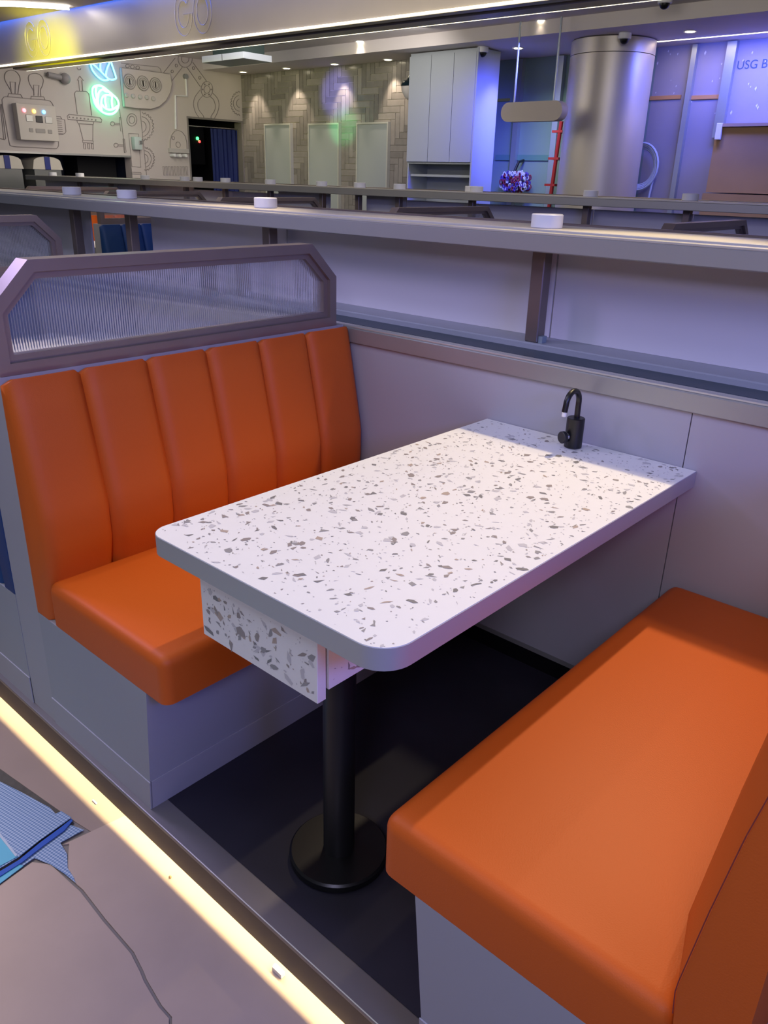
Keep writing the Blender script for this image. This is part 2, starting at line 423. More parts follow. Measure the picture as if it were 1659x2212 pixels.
# curved light on the front ceiling
arc = smooth_path([at(x, y, 2, 2.781) for x, y in ((-180, 22), (-80, 9), (0, 6), (75, 9), (148, 14))], 6)
b = MB(); ring = []
for i, p in enumerate(arc):
    d = (arc[min(i+1, len(arc)-1)]-arc[max(i-1, 0)]).normalized(); s = Vector((-d.y, d.x, 0))*0.05
    ring.append([p+s+Vector((0,0,0.003)), p-s+Vector((0,0,0.003)), p-s-Vector((0,0,0.02)), p+s-Vector((0,0,0.02))])
b.loft(ring); b.build('ceiling_ring_light', LEDC, tag=('curved bright light band on the ceiling at the upper left', 'light'))

# ------------------------------------------------------------------ the near booth
YN = -1.25
def bench(xb, xf, dirn, seat_mat, lab, plain=False, dy=0.0, dz=0.0, xbase=None, y0=YN, channels=6, name='booth_bench'):
    """xb: backrest foot, xf: front edge of seat, dirn: +1 if it faces +x"""
    xbk = xb-dirn*0.105
    t = thing(name, lab, 'bench', ((xb+xf)/2, (y0)/2+dy, -0.1+dz), 'upholstered booth benches')
    def X(d): return xb+dirn*d
    D = abs(xf-xb)
    # base with a front that leans out towards the floor
    b = MB(); yy0, yy1 = y0+dy, -0.0165+dy
    prof = [(xbk, -0.1+dz), (X(D-0.125), -0.1+dz), (X(D-0.085), 0.288+dz), (xbk, 0.288+dz)]
    b.prism(prof, 1, yy0, yy1); b.build('base', LAM, t)
    b = MB(); b.prism([(X(D-0.1245), -0.099+dz), (X(D-0.1215), -0.099+dz), (X(D-0.1125), -0.005+dz), (X(D-0.1155), -0.005+dz)], 1, yy0, yy1)
    b.prism([(xbk, -0.099+dz), (X(D-0.1215), -0.099+dz), (X(D-0.1125), -0.005+dz), (xbk, -0.005+dz)], 1, yy0-0.003, yy0+0.003)
    b.build('plinth', LAM2, t)
    # cushion
    xs0, xs1 = sorted((X(-0.02), xf)); bm = bmesh.new(); bmesh.ops.create_cube(bm, size=1)
    z0, z1 = 0.289+dz, 0.418+dz
    for v in bm.verts: v.co = Vector(((xs0+xs1)/2+v.co.x*(xs1-xs0), (yy0+yy1)/2+v.co.y*(yy1-yy0), (z0+z1)/2+v.co.z*(z1-z0)))
    top = [e for e in bm.edges if all(v.co.z > z0+0.01 for v in e.verts)]
    vert = [e for e in bm.edges if abs(e.verts[0].co.z-e.verts[1].co.z) > 0.05]
    bmesh.ops.bevel(bm, geom=top+vert, offset=0.03, segments=5, profile=0.55, affect='EDGES')
    MB().frombm(bm).build('seat_cushion', seat_mat, t, smooth=True, angle=50)
    # backrest, upright channels
    zt = 0.966+dz; zb = 0.290+dz
    def front(z): 
        T = ((0.28, -0.035), (0.40, -0.022), (0.49, -0.004), (0.60, -0.004), (0.76, -0.036), (0.97, -0.080)); z -= dz
        if plain: T = ((0.28, -0.035), (0.40, -0.012), (0.47, -0.006), (0.62, -0.022), (0.76, -0.040), (0.97, -0.076))
        for (za, a), (zc, c) in zip(T[:-1], T[1:]):
            if z <= zc: return a+(c-a)*max(0.0, (z-za))/(zc-za)
        return T[-1][1]
    b = MB(); nz = 22; N = channels; w = (yy1-yy0)/N
    for c in range(N):
        a0 = yy0+c*w; rings = []; ny = 10
        for j in range(ny+1):
            y = a0+w*j/ny; q = abs(2*j/ny-1); bul = 0.0 if plain else 0.013*(1-q**5.0); ed = 0.016*max(0, (q-0.8)/0.2)**2
            if plain: ed = 0.016*max(0, ((q-0.96)/0.04))**2; bul = 0.010*(1-q**8)+0.05*(1-math.exp(-(y-yy0)/0.22))
            ring = []
            for i in range(nz+1):
                z = zb+(zt-zb-ed)*i/nz
                ring.append((X(front(z)+bul-ed*0.4), y, z))
            # rounded top
            xt = front(zt)+bul-ed*0.4
            for k in range(1, 7):
                aa = k/6*PI/2; ring.append((X(xt-0.035*math.sin(aa)), y, zt-ed-0.0+0.0-0.02*(1-math.cos(aa))))
            ring.append((X(-0.105), y, zt-ed-0.02)); ring.append((X(-0.105), y, zb))
            # soften the front top
            ring = [(p[0]-dirn*0.02*max(0, (p[2]-(zt-0.05))/0.05)**2 if p[2] > zt-0.05 and i < nz else p[0], p[1], p[2]) for i, p in enumerate(ring)]
            ring = [(X(max(-0.105, (p[0]-xb)*dirn)), p[1], p[2]) for p in ring]
            rings.append(ring)
        b.loft(rings)
    b.build('backrest', seat_mat, t, smooth=True, angle=60)
    if plain:
        def surf(y, z):
            q = abs(2*(y-yy0)/(yy1-yy0)-1); ed = 0.016*max(0, ((q-0.96)/0.04))**2
            return X(front(z)+0.010*(1-q**8)+0.05*(1-math.exp(-(y-yy0)/0.22))-ed*0.4+0.0012)
        m = MB().tube([(surf(yy0, 0.425+dz+0.02*k)+dirn*0.0005, yy0-0.0004, 0.425+dz+0.02*k) for k in range(26)], 0.0008, 6)
        m.build('stitched_seam', STITCH, t)
    return t
bench(-0.535, 0.0, 1, ORANGE, 'orange bench with an upright channelled backrest, left of the terrazzo table')
bench(1.205, 0.685, -1, ORANGE, 'orange bench with a plain stitched backrest, right of the terrazzo table', plain=True, channels=1)

def chips(mb, x0, x1, y0, y1, n, put, seed, smin=0.0022, smax=0.0145, margin=0.012):
    rnd = random.Random(seed)
    for k in range(n):
        u = rnd.uniform(x0+margin, x1-margin); v = rnd.uniform(y0+margin, y1-margin)
        s = smin+(smax-smin)*rnd.random()**4
        el = rnd.choice((0.25, 0.4, 0.5, 0.6, 0.75)); rot = rnd.uniform(0, PI); m = rnd.choice((3, 4, 4, 5, 5, 6))
        angs = sorted(rnd.uniform(0, 2*PI) if False else (2*PI*i/m+rnd.uniform(-0.45, 0.45)) for i in range(m))
        pts = []
        for a in angs:
            r = s*rnd.uniform(0.75, 1.1); px, py = r*math.cos(a), r*el*math.sin(a)
            pts.append(put(u+px*math.cos(rot)-py*math.sin(rot), v+px*math.sin(rot)+py*math.cos(rot), 0.0004+0.0000015*k*0.05))
        mb.add(pts, [tuple(range(m))], 1+rnd.choices(range(5), (5, 5, 2.2, 1.3, 3))[0])

def table(x0, lab, full=True, dz=0.0, dy=0.0):
    x1 = x0+0.688; y0, y1 = -1.254+dy, -0.002+dy; zt, zb = 0.75+dz, 0.704+dz
    t = thing('booth_table', lab, 'table', (x0+0.344, -1.03+dy, -0.1+dz), 'terrazzo booth tables')
    out = rrect(x0, x1, y0, y1, (0.045, 0.065, 0, 0), 10)
    b = MB(); b.loft([[(p[0], p[1], zb+0.001) for p in out], [(p[0], p[1], zt-0.0015) for p in out]])
    b.build('edge_band', TEDGE, t, smooth=True)
    ins = rrect(x0+0.0015, x1-0.0015, y0+0.0015, y1-0.001, (0.0435, 0.0635, 0, 0), 10)
    b = MB(); b.loft([[(p[0], p[1], zb+0.01) for p in ins], [(p[0], p[1], zt) for p in ins]])
    if full: chips(b, x0, x1, y0, y1, 2300, lambda u, v, e: (u, v, zt+e), 11)
    b.build('tabletop', [TERR]+CHIPS, t)
    # drawer box under the front edge
    da, db = x0+0.158, x0+0.508
    b = MB().box(da+0.012, db-0.002, -1.205+dy, -1.062+dy, 0.572+dz, zb)
    if full:
        chips(b, -1.205+dy, -1.062+dy, 0.572+dz, zb, 55, lambda u, v, e: (db-0.002+e, u, v), 5, smax=0.019)
    b.build('drawer_housing', [TERR]+CHIPS, t)
    b = MB().box(da, db, -1.236+dy, -1.214+dy, 0.556+dz, 0.692+dz, 0.001, 1)
    if full: chips(b, da, db, 0.556+dz, 0.692+dz, 190, lambda u, v, e: (u, -1.236+dy-e, v), 3, smax=0.020)
    b.build('drawer_front', [TERR]+CHIPS, t)
    cx, cy = x0+0.344, -1.015+dy
    b = MB().cyl((cx, cy, -0.075+dz), 0.038, 0.779, n=40); b.build('leg', MATTBLACK, t, smooth=True)
    b = MB().cyl((cx, cy, -0.1+dz), 0.122, 0.026, n=56, bev=0.005); b.build('base_plate', BLACK, t, smooth=True)
    b = MB().cyl((cx, cy, 0.692+dz), 0.085, 0.012, n=40); b.build('mounting_plate', MATTBLACK, t, smooth=True)
    return t
table(0.0, 'white terrazzo table with a black faucet and a drawer box, between the orange benches')

# faucet
FX, FY = 0.345, -0.062
t = thing('table_faucet', 'black hot water faucet with an arched spout at the wall end of the table', 'faucet', (FX, FY, 0.75))
MB().cyl((FX, FY, 0.7505), 0.0255, 0.088, n=40, bev=0.002).build('body', BLACK, t, smooth=True)
sp = [(FX, FY+0.004, 0.836), (FX, FY+0.004, 0.885)]
for k in range(0, 13):
    a = PI*k/12*0.98; sp.append((FX-0.0*k, FY+0.004-0.036*(1-math.cos(a)), 0.885+0.036*math.sin(a)))
sp.append((FX, FY-0.072, 0.868))
MB().tube(sp, 0.0082, 16).build('spout', BLACK, t, smooth=True)
MB().cyl((FX, FY-0.072, 0.856), 0.0066, 0.0125, n=20).build('aerator', mat('frosted_white_tip', (225, 225, 225), 0.3), t, smooth=True)
b = MB(); kd = Vector((-0.35, -0.93, 0)).normalized(); kc = Vector((FX, FY, 0.784))
b.tube([kc+kd*0.018, kc+kd*0.034], 0.010, 20); b.build('valve_stem', CHROME, t, smooth=True)
b = MB(); b.tube([kc+kd*0.034, kc+kd*0.036, kc+kd*0.045, kc+kd*0.047], [0.0155, 0.0175, 0.0175, 0.0155], 32); b.build('knob', MATTBLACK, t, smooth=True)

# ------------------------------------------------------------------ delivery counters
def counter(y0, dz, x0, x1, posts, panels, seams, lab, slits=()):
    t = thing('delivery_counter', lab, 'counter', ((x0+x1)/2, y0, -0.1+dz), 'two level delivery counters')
    def Bx(mb, a, b_, y, yy, z, zz, bev=0.0): return mb.box(a, b_, y0+y, y0+yy, z+dz, zz+dz, bev, 1)
    edges = [x0]+sorted(seams)+[x1]
    for a, c in zip(edges[:-1], edges[1:]):
        Bx(MB(), a+0.0015, c-0.0015, 0.0, 0.05, 0.0, 0.93).build('front_panel', LAM2, t)
    Bx(MB(), x0, x1, 0.052, 0.09, -0.1, 0.93).build('core_panel', SEAM, t)
    b = MB(); b.box(x0, x1, y0+0.0, y0+0.012, 0.0+dz-0.018, 0.0+dz, 0); b.build('kick_trim', ALU, t)
    Bx(MB(), x0, x1, 0.03, 0.052, -0.1, -0.018).build('kick_board', BLACK, t)
    # lower rail and belt
    b = MB(); Bx(b, x0, x1, -0.012, 0.004, 0.905, 0.958, 0.003); b.build('lower_rail', ALU, t)
    b = MB(); Bx(b, x0, x1, -0.006, 0.012, 0.958, 0.964, 0.001); Bx(b, x0, x1, 0.022, 0.036, 0.945, 0.962, 0.001); b.build('lower_rail_lip', ALUEDGE, t)
    b = MB(); Bx(b, x0, x1, 0.036, 0.205, 0.915, 0.930); Bx(b, x0, x1, 0.10, 0.205, 0.930, 0.948); b.build('lower_belt', CHAN, t)
    b = MB(); Bx(b, x0, x1, 0.205, 0.345, 0.93, 0.968, 0.004); b.build('ledge', LEDGE, t)
    # posts
    for x in posts:
        b = MB(); Bx(b, x-0.024, x+0.024, 0.215, 0.262, 0.9685, 1.30, 0.003)
        o = b.build('post', DSTEEL, t)
        b = MB(); Bx(b, x+0.0245, x+0.040, 0.222, 0.250, 0.9685, 0.990); b.build('foot_bracket', mat('galvanised_bracket', (150, 165, 175), 0.4, metal=0.4), o)
    for a, c in panels:
        zz = 1.235 if any(a <= s <= c for s in slits) else 1.262
        Bx(MB(), a, c, 0.335, 0.347, 0.9685, zz).build('back_panel', WPANEL, t)
    # upper deck
    b = MB(); Bx(b, x0, x1, 0.095, 0.115, 1.262, 1.312, 0.003); b.build('upper_rail', ALU, t)
    b = MB(); Bx(b, x0, x1, 0.096, 0.135, 1.312, 1.3185, 0.001); b.build('upper_rail_lip', ALUEDGE, t)
    b = MB(); Bx(b, x0, x1, 0.115, 0.62, 1.27, 1.296); Bx(b, x0, x1, 0.135, 0.30, 1.296, 1.303); b.build('upper_belt', CHAN, t)
    b = MB(); Bx(b, x0, x1, 0.30, 0.58, 1.296, 1.316, 0.002); b.build('upper_track', BELT, t)
    b = MB(); Bx(b, x0, x1, 0.60, 0.625, 1.262, 1.322, 0.002); b.build('rear_rail', DSTEEL, t)
    return t
P1 = [1.30, 0.0, -1.335, -2.41, -2.975, -4.2, -5.5]
counter(0.0, 0.0, -6.4, 1.9, P1, [(-6.4, -4.21), (-4.19, -3.002), (-2.384, -1.338), (-1.332, -0.003), (0.003, 1.9)], [0.648, -0.645, -1.94, -3.2, -4.5],
        'long pale two level counter behind the terrazzo table, nearest of the counters')
Y2 = 3.08; D2 = 0.048
P2 = [at(x, y, 1, Y2+0.24).x for x, y in ((1485, 465), (1268, 455), (1020, 442), (862, 440), (775, 437), (697, 430), (585, 425), (487, 412), (402, 404), (308, 400), (240, 396), (172, 390))]
pn = sorted(P2); panels2 = [(-12.0, pn[0])]+[(a+0.004, c-0.004) for a, c in zip(pn[:-1], pn[1:])]+[(pn[-1]+0.004, 0.9)]
gapx = at(735, 435, 1, Y2+0.34).x
panels2 = [p for p in panels2 if not (p[0] < gapx < p[1]) and p[1] > -9.7 and p[1]-p[0] > 0.05]
panels2 = [(max(a, -9.7), c) for a, c in panels2]
slx = [at(x, y, 1, Y2+0.34).x for x, y in ((1560, 463), (1400, 455), (1230, 445), (920, 430), (520, 410), (440, 402))]
counter(Y2, D2, -9.75, 0.9, P2, panels2, [-1.0, -2.8, -4.7, -6.6], 'pale two level counter in the middle of the room, behind the nearest one', slits=slx)
# pucks on the upper tracks
def puck(x, y, z, lab, r=0.052, h=0.044):
    return MB().cyl((x, y, z), r, h, n=36, bev=0.003).build('white_puck', WHITE, smooth=True, tag=(lab, 'puck', 'white round pucks on the counters'))
ZT1 = 1.3162
pk = puck(-0.075, 0.37, ZT1, 'white round puck on the near counter, largest and rightmost of its row')
def pdup(x, y, z, lab, s=1.0):
    o = pk.copy(); COL.objects.link(o); o.location = W((x, y, z)); o['label'] = lab; o.scale = (s, s, s); return o
for px, py, lab in ((574, 443, 'white round puck on the near counter, above the middle of the glazed divider'), (274, 421, 'white round puck on the near counter, right one of the two nearer its left end'), (155, 413, 'white round puck on the near counter, nearest its left end')):
    p = at(px, py, 1, 0.42); pdup(p.x, 0.42, ZT1, lab)
far_row = ((1490, 435, 'second from the right end', 0), (1275, 429, 'in front of the metal column', 0), (1018, 414, 'left of the overlapping pair below the cabinet', .25), (1029, 417, 'right of the overlapping pair below the cabinet', .05), (863, 411, 'below the right edge of the tiled wall', 0), (777, 408, 'below the rightmost grey board', 0), (695, 402, 'below the middle grey board', 0), (584, 396, 'below the leftmost grey board', 0),
       (487, 391, 'below the navy curtain', 0), (427, 386, 'below the doorway', 0), (399, 385, 'left of the doorway', 0), (313, 379, 'below the tall slot drawing', 0), (172, 374, 'right of the white dispensers', 0), (113, 372, 'below the right white dispenser', 0))
for px, py, w, dd in far_row:
    yy = Y2+0.36+dd*0.5; p = at(px, py, 1, yy); pdup(p.x, yy, ZT1+D2, 'small white puck on the middle counter, '+w)
p = at(610, 391, 1, 5.0); 

# ------------------------------------------------------------------ glazed dividers
def divider(xf, y0=YN, dy=0.0, dz=0.0, lab='', post=True, th=0.14, detail=True):
    """xf: near (+x) face"""
    t = thing('glazed_divider', lab, 'divider', (xf-th/2, y0/2+dy, -0.1+dz), 'octagonal glazed booth dividers')
    ya, yb = y0+0.006+dy, -0.05+dy; z0, z1 = 0.967+dz, 1.247+dz; c = 0.112
    def octa(k):
        q = k*0.414
        return [(ya+k, z0+k), (yb-k, z0+k), (yb-k, z1-c+q*0.2-k*0.42), (yb-c-k*0.42, z1-k), (ya+c+k*0.42, z1-k), (ya+k, z1-c-k*0.42)]
    def ringframe(mb, o, i, xa, xb):
        n = len(o); vs = [(xa, *p) for p in o]+[(xa, *p) for p in i]+[(xb, *p) for p in o]+[(xb, *p) for p in i]; fs = []
        for k in range(n):
            j = (k+1) % n
            fs += [(k, j, n+j, n+k), (2*n+k, 3*n+k, 3*n+j, 2*n+j), (k, 2*n+k, 2*n+j, j), (n+k, n+j, 3*n+j, 3*n+k)]
        mb.add(vs, fs)
    xn = xf-0.001
    b = MB(); ringframe(b, octa(0), octa(0.030), xn-0.062, xn); b.build('frame', STEEL, t)
    b = MB(); ringframe(b, octa(0.0301), octa(0.048), xn-0.048, xn-0.014); b.build('glazing_bead', STEEL, t)
    gi = octa(0.046)
    # reeded pane: clipped columns
    b = MB(); ylo, yhi = gi[0][0], gi[1][0]; N = 150 if detail else 24; xg = xn-0.031
    def top(y):
        if y < gi[4][0]: return gi[5][1]+(gi[4][1]-gi[5][1])*(y-gi[5][0])/(gi[4][0]-gi[5][0])
        if y > gi[3][0]: return gi[2][1]+(gi[3][1]-gi[2][1])*(gi[2][0]-y)/(gi[2][0]-gi[3][0])
        return gi[4][1]
    rings = []; sub = 4 if detail else 1
    for k in range(N*sub+1):
        y = ylo+(yhi-ylo)*k/(N*sub); ph = (k % sub)/sub; bump = 0.0016*math.sin(PI*ph) if detail else 0
        zt = top(y); xr = xg+0.0025+bump
        rings.append([(xr, y, gi[0][1]), (xr, y, zt), (xg-0.0025, y, zt), (xg-0.0025, y, gi[0][1])])
    b.loft(rings); b.build('reeded_pane', GLASS, t, smooth=False)
    b = MB().box(xf-th, xf, y0+0.001+dy, -0.0165+dy, -0.1+dz, 0.9665+dz); b.build('divider_panel', LAM2, t)
    return t
divider(-0.642, lab='bronze framed octagonal divider with reeded glass behind the orange bench')
divider(-2.595, dy=0.0, lab='bronze framed octagonal divider with reeded glass at the left edge of the photo')
# neighbouring booth
bench(-0.889, -1.42, -1, BLUEL, 'blue bench back to back with the orange one, behind its divider')
bench(-2.485, -1.95, 1, BLUEL, 'blue bench against the divider at the left edge of the photo')
table(-2.03, 'white terrazzo table of the neighbouring booth, blurred behind the reeded glass')
# middle counter's booths
for xf, w in ((-0.30, 'rightmost of those behind the near counter'), (-2.10, 'below the three door cabinet'), (-3.90, 'below the grey boards'), (-5.55, 'below the doorway with the navy curtain'), (-7.06, 'at the far left below the white dispensers')):
    divider(xf, dy=Y2, dz=0.036, lab='bronze octagonal divider of the middle counter, '+w, detail=False)
bench(-5.443, -4.90, 1, BLUEL, 'blue bench of the middle booths, seen through the gap in the near counter', dy=Y2-0.02, dz=0.036)
bench(-6.95, -6.41, 1, ORANGE, 'orange bench of the middle booths, seen through the gap in the near counter', dy=Y2-0.02, dz=0.036)
table(-6.47, 'white table of the middle booths, seen through the gap in the near counter', full=False, dz=0.036, dy=Y2-0.02)

# ------------------------------------------------------------------ aisle floor covering and litter
def sheet(pts, z0, z1, name, m, lab, cat):
    b = MB(); b.prism([(p.x, p.y) for p in pts], 2, z0, z1)
    return b.build(name, m, tag=(lab, cat))
A = lambda x, y: at(x, y, 2, ZA)
crk = [(150, 1825), (148, 1850), (146, 1880), (165, 1912), (180, 1925), (230, 1990), (290, 2060), (310, 2100), (318, 2120), (350, 2175), (372, 2200), (372, 2300), (360, 2500)]
sheet([A(*p) for p in crk[::-1]]+[A(135, 1828), A(255, 1772), A(300, 1750), A(420, 1700), A(900, 2000), A(1300, 2500), A(800, 2900)], ZA+0.001, ZA+0.005, 'floor_cardboard', CARD, 'beige cardboard floor protection right of the tear, lit by the glowing strip', 'floor covering')
crk2 = [(x-7, y+3) for x, y in crk[3:]]
sheet([A(*p) for p in crk2]+[A(200, 3200), A(-900, 3200), A(-700, 2200), A(0, 1915), A(70, 1865), A(110, 1870)], ZA+0.001, ZA+0.0045, 'floor_cardboard', CARD, 'beige cardboard floor protection left of the tear, at the lower left corner', 'floor covering')
sheet([A(0, 1662), A(160, 1775), A(200, 1800), A(270, 1772), A(310, 1750), A(500, 1650), A(-300, 1200), A(-800, 1100)], ZA+0.0006, ZA+0.003, 'floor_cardboard', CARD2, 'beige cardboard floor protection under the step beside the blue sheets', 'floor covering')
sheet([A(-400, 1500), A(0, 1660), A(75, 1708), A(160, 1778), A(150, 1800), A(60, 1850), A(-500, 1750)], ZA+0.0002, ZA+0.0015, 'bare_floor_patch', CONC, 'dark rough bare floor strip between the cardboard and the blue sheets', 'floor patch')
def tarp(pts, z, name, m, lab):
    b = MB(); n = len(pts)
    P = [A(*q) for q in pts]
    b.loft([[(p.x, p.y, z) for p in P], [(p.x, p.y, z+0.0015) for p in P]])
    return b.build(name, m, tag=(lab, 'sheet'))
t = thing('woven_sheet', 'blue woven plastic sheet with a printed pale line, crumpled on the aisle floor', 'sheet', tuple(A(-20, 1800)))
def tp(pts, z, name, m):
    P = [A(*q) for q in pts]; MB().loft([[(p.x, p.y, z) for p in P], [(p.x, p.y, z+0.0015) for p in P]]).build(name, m, t)
tp([(-500, 1560), (0, 1697), (50, 1722), (110, 1755), (122, 1768), (134, 1762), (156, 1776), (130, 1795), (88, 1825), (42, 1862), (-30, 1905), (-600, 2150)], ZA+0.016, 'upper_layer', TARP)
tp([(156, 1776), (130, 1797), (88, 1828), (42, 1866), (-30, 1909), (-600, 2160), (-590, 2165), (-20, 1915), (50, 1870), (95, 1835), (140, 1802), (158, 1781)], ZA+0.012, 'folded_edge', TARPD)
tp([(150, 1785), (182, 1797), (131, 1825), (146, 1850), (147, 1880), (160, 1900), (164, 1912), (140, 1892), (110, 1872), (75, 1858), (50, 1875), (-30, 1935), (-600, 2260), (-600, 2150), (20, 1885)], ZA+0.0065, 'lower_layer', TARP)
tp([(-600, 1560), (-500, 1560), (0, 1812), (12, 1824), (40, 1862), (-30, 1900), (-600, 2130)], ZA+0.0182, 'cyan_print', TARPC)
tp([(0, 1808), (40, 1860), (36, 1863), (-4, 1812)], ZA+0.0198, 'pale_stripe', mat('pale_print', (170, 180, 190), 0.5))
tp([(36, 1872), (52, 1876), (-30, 1938), (-600, 2255), (-600, 2180)], ZA+0.0085, 'cyan_under_print', TARPC)
# scraps
p = A(205, 1735); MB().box(p.x-0.011, p.x+0.011, p.y-0.002, p.y+0.002, ZA+0.0032, ZA+0.0062).build('paper_scrap', WHITE, tag=('thin white paper scrap in the light strip below the left bench', 'scrap'))
p = A(602, 2105); b = MB()
pr = [(-0.006, 0.0), (0.006, 0.0), (0.006, 0.012), (0.0, 0.016), (-0.006, 0.012)]
b.prism([(p.y+q[0], ZA+0.0052+q[1]) for q in pr], 0, p.x-0.016, p.x+0.016); b.build('plastic_clip', mat('translucent_clip', (190, 192, 205), 0.3), tag=('small pale plastic clip lying in the light strip near the bottom of the photo', 'clip'))
p = A(368, 1899); MB().ball((p.x, p.y, ZA+0.008), 0.004, 8).build('wood_crumb', BROWN, tag=('small brown crumb on the lit cardboard', 'crumb'))

far(True)
# ------------------------------------------------------------------ tiled wall
def herringbone(x0, x1, z0, z1, w=0.072, n=4, g=0.005):
    L = w*n; b = MB(); tint = []; rnd = random.Random(2)
    def put(a0, a1, c0, c1):
        a0 += g/2; a1 -= g/2; c0 += g/2; c1 -= g/2
        a0, a1, c0, c1 = max(a0, x0), min(a1, x1), max(c0, z0), min(c1, z1)
        if a1-a0 < 0.004 or c1-c0 < 0.004: return
        k = len(b.f); b.box(a0, a1, YB, YB+0.014, c0, c1); tv = rnd.random()
        tint.extend([tv]*(len(b.f)-k))
    for i in range(-120, 121):
        for j in range(-14, 15):
            ox = x0+i*w+j*L; oz = z0+i*w-j*L
            if ox > x1+L or ox < x0-2*L or oz > z1+L or oz < z0-2*L: continue
            put(ox, ox+L, oz, oz+w); put(ox+L, ox+L+w, oz+w-L, oz+w)
    o = b.build('herringbone_tiles', TILE, wb)
    at_ = o.data.attributes.new('tint', 'FLOAT', 'FACE'); at_.data.foreach_set('value', tint)
wb = bpy.data.objects['wall_back']
herringbone(XL, -4.8, 0.6, CZ)
# grey boards standing against the tiles
for k, (a, c, zt) in enumerate(((570, 627, 267), (665, 732, 266), (770, 839, 264))):
    xa = at(a, zt, 1, YB-0.05).x; xc = at(c, zt, 1, YB-0.05).x; z1 = at((a+c)/2, zt, 1, YB-0.05).z
    t = thing('mirror_panel', ('grey panel with a slim frame on the tiled wall, leftmost of three', 'grey panel with a slim frame on the tiled wall, middle of three', 'grey panel with a slim frame on the tiled wall, rightmost of three')[k], 'panel', ((xa+xc)/2, YB-0.03, 0.75), 'grey panels on the tiled wall')
    MB().box(xa+0.02, xc-0.02, YB-0.045, YB-0.002, 0.77, z1-0.02).build('pane', CABW, t)
    b = MB(); b.box(xa, xa+0.02, YB-0.055, YB-0.002, 0.75, z1); b.box(xc-0.02, xc, YB-0.055, YB-0.002, 0.75, z1); b.box(xa+0.02, xc-0.02, YB-0.055, YB-0.002, z1-0.02, z1); b.box(xa+0.02, xc-0.02, YB-0.055, YB-0.002, 0.75, 0.77)
    b.build('frame', mat('slim_white_frame', (190, 190, 186), 0.4), t)
# cabinet
t = thing('wall_cabinet', 'tall grey white three door cabinet with an open shelf below, between tiles and column', 'cabinet', (-4.72, 5.8, 0.2))
xa, xd = -5.195, -4.25; wdt = (xd-xa)/3
b = MB(); b.box(xa, xa+0.02, 5.62, 5.995, 0.2, 2.73); b.box(xd-0.02, xd, 5.60, 6.0, 0.2, 2.73); b.box(xa+0.02, xd-0.02, 5.97, 5.995, 0.2, 2.73); b.box(xa+0.02, xd-0.02, 5.62, 5.97, 1.61, 1.64); b.box(xa+0.02, xd-0.02, 5.62, 5.97, 2.70, 2.73); b.box(xa+0.02, xd-0.02, 5.62, 5.97, 0.2, 1.0)
b.build('carcass', CABW, t)
for k in range(3):
    MB().box(xa+k*wdt+0.003, xa+(k+1)*wdt-0.003-(0.02 if k == 2 else 0), 5.598, 5.617, 1.632, 2.70).build('door', CABW, t)
MB().box(xa+0.021, xd-0.021, 5.66, 5.968, 1.475, 1.50).build('shelf', CABW, t)
# wall lamp beside the cabinet
c = at(883, 185, 1, 5.75)
t = thing('wall_lamp', 'dark domed wall lamp with a white shade at the left edge of the cabinet', 'lamp', (c.x, 5.80, c.z))
prof = [(0.02, 0.12), (0.05, 0.11), (0.075, 0.06), (0.11, 0.05), (0.135, 0.02), (0.14, 0.0), (0.135, -0.004)]
def lathe(mb, cx, cy, cz, pf, n=28):
    mb.loft([[(cx+r*math.cos(2*PI*k/n), cy+r*math.sin(2*PI*k/n), cz+z) for k in range(n)] for r, z in pf])
b = MB(); lathe(b, c.x, 5.82, c.z, prof); b.build('cap', mat('teal_black_gloss', (12, 34, 44), 0.15, spec=0.6), t, smooth=True)
b = MB(); lathe(b, c.x, 5.82, c.z, [(0.132, -0.006), (0.125, -0.05), (0.095, -0.11), (0.06, -0.135)]); b.build('shade', mat('opal_shade', (205, 200, 196), 0.4), t, smooth=True)
b = MB(); b.tube([(c.x, 5.82, c.z+0.12), (c.x, 5.82, c.z+0.26), (c.x, 5.98, c.z+0.28)], 0.008, 8); b.build('bracket', CHROME, t, smooth=True)

# ------------------------------------------------------------------ column and right end
CX, CY, CR = -2.95, 6.05, 0.405
b = MB().cyl((CX, CY, ZB), CR, 2.60-ZB, n=72)
t = thing('metal_column', 'thick brushed metal column clad to the ceiling, right of the hanging oval sign', 'column', (CX, CY, ZB))
b.build('shaft', COLM, t, smooth=True)
MB().cyl((CX, CY, 2.606), CR, 0.125, n=72).build('top_band', COLM, t, smooth=True)
MB().box(-2.62, 3.0, 6.283, 6.318, CZ-0.002, CZ+0.02).build('led_strip', LEDW, tag=('glowing strip in the ceiling edge right of the metal column', 'light strip'))
area('wall_strip_light', (0.2, 6.30, CZ-0.02), (0.2, 6.33, 1.0), 5.4, 0.03, 20, WARM)
# studs and boards
def stud(x, z0, z1, lab, dx=0.0, yy=6.56, w=0.05):
    b = MB(); b.loft([[(x-w/2, yy, z0), (x+w/2, yy, z0), (x+w/2, 6.618, z0), (x-w/2, 6.618, z0)], [(x-w/2+dx, yy, z1), (x+w/2+dx, yy, z1), (x+w/2+dx, 6.618, z1), (x-w/2+dx, 6.618, z1)]])
    return b.build('metal_stud', STUD, tag=(lab, 'stud', 'metal studs on the unfinished walls'))
xs = at(1478, 250, 1, 6.56).x; stud(xs, ZB, 2.73, 'metal stud on the blue lit boards, nearest the metal column')
xs2 = at(1562, 210, 1, 6.56).x; stud(xs2, 1.9, 2.73, 'metal stud on the blue lit boards above the white switch box', w=0.09)
xs3 = at(1108, 330, 1, 6.56).x; stud(xs3, ZB, 2.73, 'metal stud behind the left end of the hanging oval sign', w=0.07)
xs4 = at(1192, 330, 1, 6.56).x; stud(xs4, ZB, 2.73, 'metal stud behind the right end of the hanging oval sign', w=0.07)
